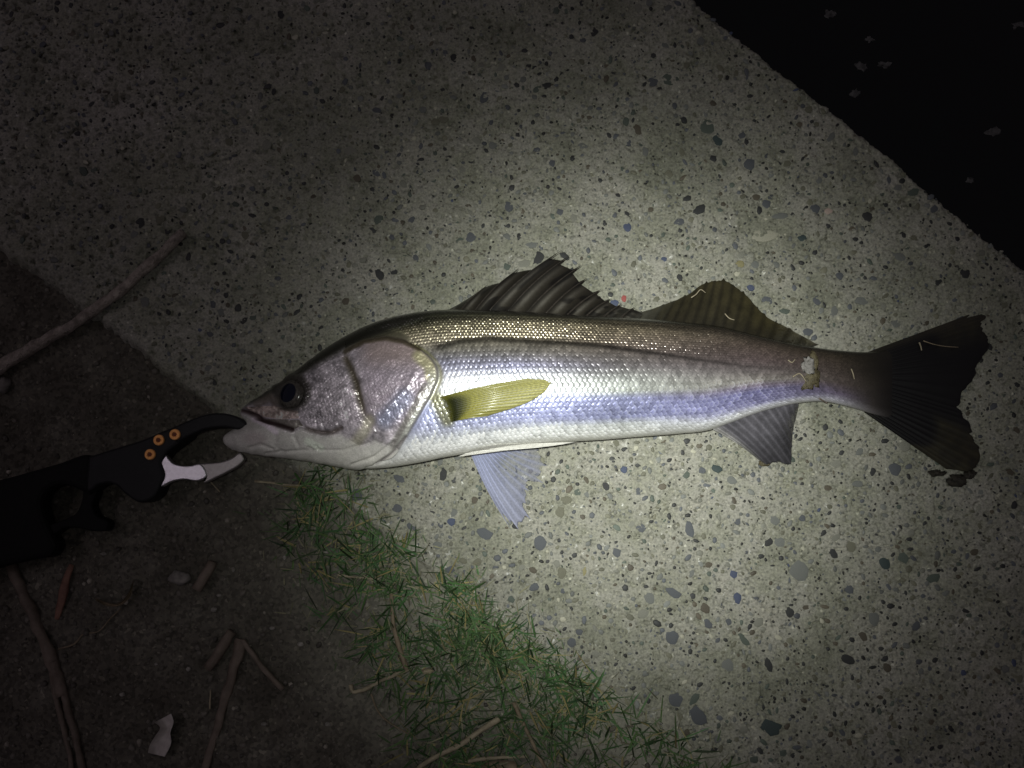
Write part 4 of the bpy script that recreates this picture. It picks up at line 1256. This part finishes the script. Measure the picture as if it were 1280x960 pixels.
# bits stuck to the fish
zt = float(body_z(np.array(1012.), np.array(462.)))
mud = lump('mud_smear', 1013, 465, 12, 20, 2.2, M_MUD, 'olive mud smear stuck on the narrow fish tail stem', 'mud', z=zt - .0008, seed=8, amp=2.0)
lump('fluff_scrap', 1010, 455, 6.5, 9, 1.4, M_FLUFF, 'pale fluffy scrap on the mud smear at the tail stem', 'scrap', z=zt + .0012, seed=9, amp=2.2)


def on_fish(name, pts, r, m, label, dz=.0012, zc=None):
    c = curve(pts, 14)
    z = (body_z(c[:, 0], c[:, 1]) if zc is None else np.full(14, zc)) + dz
    v, f = tube(P(c[:, 0], c[:, 1], z), [r * mm, r * mm * .6], sides=6)
    return obj(name, mesh(name, v, f), m, label=label, cat='straw')


on_fish('straw_bit', [(991, 471), (999, 467), (1008, 477)], .9, M_STRAW, 'bent pale straw lying left of the mud smear', .0025)
on_fish('straw_bit', [(1064, 461), (1066, 466), (1068, 474)], .9, M_STRAW, 'short pale straw on the bare tail stem')
on_fish('straw_bit', [(985, 450), (990, 453), (994, 449)], .8, M_STRAW, 'tiny curled fibre above the mud smear')
on_fish('straw_bit', [(1024, 498), (1029, 501), (1034, 504)], 1.3, M_DARKW, 'dark splinter at the lower edge of the tail stem', .0005)
on_fish('straw_bit', [(1149, 428), (1151, 433), (1152, 438)], 1.1, M_STRAW, 'short pale flake on the upper tail fin', .0016, .0085)
on_fish('straw_bit', [(1154, 426), (1166, 430), (1182, 433), (1198, 434)], .7, M_LEAF, 'long thin curved fibre on the upper tail fin', .0014, .0085)
on_fish('straw_bit', [(864, 372), (870, 368), (876, 362), (882, 366)], .8, M_STRAW, 'bent pale fibre on the soft dorsal fin', .0016, .028)
on_fish('straw_bit', [(906, 392), (912, 398), (918, 400)], .8, M_STRAW, 'small hooked fibre low on the soft dorsal fin', .0016, .028)
lump('bark_flake', 955, 579, 7, 4, 2.5, M_MUD, 'brown flake at the tip of the anal fin', 'flake', z=.004, seed=11)
M_CRUMB = noisy('dark_crumb_surface', (0.012, 0.010, 0.008), (0.04, 0.034, 0.024), 300, rough=0.6, bump=0.8, dist=0.0015)  # near-black flat lumps lying by the lower tail lobe
lump('dark_crumb', 1170, 592, 9, 4, 3, M_CRUMB, 'dark flat crumb beside the lower tail lobe', 'mud', z=.0005, seed=12, amp=1.8)
lump('dark_crumb', 1197, 600, 12, 6, 3.5, M_CRUMB, 'larger dark crumb below the lower tail lobe tip', 'mud', z=.0005, seed=13, amp=1.8)
lump('dark_crumb', 1212, 594, 6, 5, 3, M_CRUMB, 'small dark crumb touching the lower tail lobe tip', 'mud', z=.0005, seed=14, amp=1.8)

# ------------------------------------------------------------------ grass along the edge
def grass():
    VV, FF, CC = [], [], []
    nb = 0
    clumps = []
    for _ in range(640):
        t = random.random()
        px = 385 + t * 500 + random.gauss(0, 10); py = 598 + t * 380 + random.gauss(0, 8)
        off = random.random() ** 1.35 * np.interp(t, [0, .15, .5, 1], [45, 100, 190, 260])
        px += -0.60 * off; py += 0.80 * off
        if random.random() < (.15 + .95 * vnoise(px / 45, py / 45, 5)) * np.interp(t, [0, .1, .25], [.35, .6, 1]):
            clumps.append((px, py, t, off))
    blades = []
    for (px, py, t, off) in clumps:
        for _ in range(random.randint(5, 13)):
            blades.append((px + random.gauss(0, 9), py + random.gauss(0, 8), 0))
    for _ in range(2700):
        px, py, t, off = random.choice(clumps)
        blades.append((px + random.gauss(0, 22), py + random.gauss(0, 20), 1))
    for (px, py, kind) in blades:
        g = gz_at(px, py)
        p = P(px, py, g)
        if kind == 0:
            L = random.uniform(12, 44) * mm; w = random.uniform(.9, 2.7) * mm
            an = random.uniform(0, 2 * PI); el = math.radians(random.uniform(4, 60)); bend = random.uniform(-.6, 1.9)
            base = np.array(lin((72, 100, 60))) * random.uniform(.22, 1.3) * np.array([random.uniform(.8, 1.2), 1, random.uniform(.8, 1.15)])
            if random.random() < .12: base = np.array(lin((150, 140, 95))) * random.uniform(.6, 1)
            z0 = -.001
        else:
            L = random.uniform(4, 20) * mm; w = random.uniform(.7, 1.9) * mm
            an = random.uniform(0, 2 * PI); el = math.radians(random.uniform(-4, 14)); bend = random.uniform(-.2, .4)
            base = np.array(lin((138, 136, 108))) * random.uniform(.2, .95)
            if random.random() < .42: base = np.array(lin((86, 104, 70))) * random.uniform(.6, 1)
            z0 = random.uniform(.001, .005)
        n = 5
        s = np.linspace(0, 1, n)
        els = el - bend * s * .9
        step = L / (n - 1)
        hx = np.r_[0, np.cumsum(np.cos(els[:-1]) * step)]; hz = np.r_[0, np.cumsum(np.sin(els[:-1]) * step)]
        d = np.array([math.cos(an), math.sin(an)]); sd = np.array([-d[1], d[0]])
        wd = w * np.array([.7, 1, .9, .65, .12]) * .5
        tw = random.uniform(-.5, .5)
        cpt = np.c_[p[0] + d[0] * hx, p[1] + d[1] * hx, np.maximum(g + z0 + hz, g + .0008)]
        l = cpt.copy(); r = cpt.copy()
        l[:, 0] += sd[0] * wd; l[:, 1] += sd[1] * wd; l[:, 2] += wd * tw
        r[:, 0] -= sd[0] * wd; r[:, 1] -= sd[1] * wd; r[:, 2] -= wd * tw
        m_ = cpt.copy(); m_[:, 2] -= wd * .4
        VV += [l, m_, r]
        for i in range(n - 1):
            FF.append((nb + i, nb + i + 1, nb + n + i + 1, nb + n + i)); FF.append((nb + n + i, nb + n + i + 1, nb + 2 * n + i + 1, nb + 2 * n + i))
        CC.append(np.tile(base, (3 * n, 1)))
        nb += 3 * n
    return mesh('grass', np.concatenate(VV), FF, attrs={'Col': np.concatenate(CC)})


# crumbs of soil and grit lying on the bank
CV, CF, CK = [], [], []; cb_ = 0
for _ in range(5200):
    px, py = random.uniform(-120, 900), random.uniform(300, 1080)
    p = P(px, py); a_, b_ = ab(p[0], p[1])
    if b_ > 0.004: continue
    v, f = small_shapes[random.randrange(12)]
    d = (1.6 + 7 * random.random() ** 3.2) * mm
    an = random.uniform(0, 2 * PI); c_, s_ = math.cos(an), math.sin(an)
    vx, vy = v[:, 0] * d * random.uniform(.8, 1.4), v[:, 1] * d
    zz = float(soil_z(p[0], p[1]))
    CV.append(np.c_[p[0] + vx * c_ - vy * s_, p[1] + vx * s_ + vy * c_, zz + v[:, 2] * d * .45])
    CF += [tuple(i + cb_ for i in q) for q in f]; cb_ += len(v)
    CK.append(np.tile(np.array([.11, .10, .084]) * random.uniform(.5, 1.5) * (2.2 if random.random() < .05 else 1), (len(v), 1)))
obj('soil_crumbs', mesh('soil_crumbs', np.concatenate(CV), CF, attrs={'Col': np.concatenate(CK)}), M_STONES, parent=soil, kind='stuff')
obj('grass', grass(), M_GRASS, kind='stuff', label='short trampled green grass and dry clippings along the concrete edge', cat='grass')

# ------------------------------------------------------------------ foam flecks on the water
for i, (px, py) in enumerate([(1086, 49), (1075, 84), (1106, 81), (1068, 117), (1271, 32), (1241, 165), (1212, 226), (1037, 18)]):
    c = P(px, py, WATER_Z)
    bm_v, bm_f = [], []
    o = lump('foam_fleck', px, py, 9 + i % 3 * 3, 7 + i % 2 * 3, 1.5, M_FOAM, 'small pale foam fleck floating on the black water', 'foam', z=WATER_Z - .001, seed=40 + i, group='foam flecks on the water', amp=1.5)
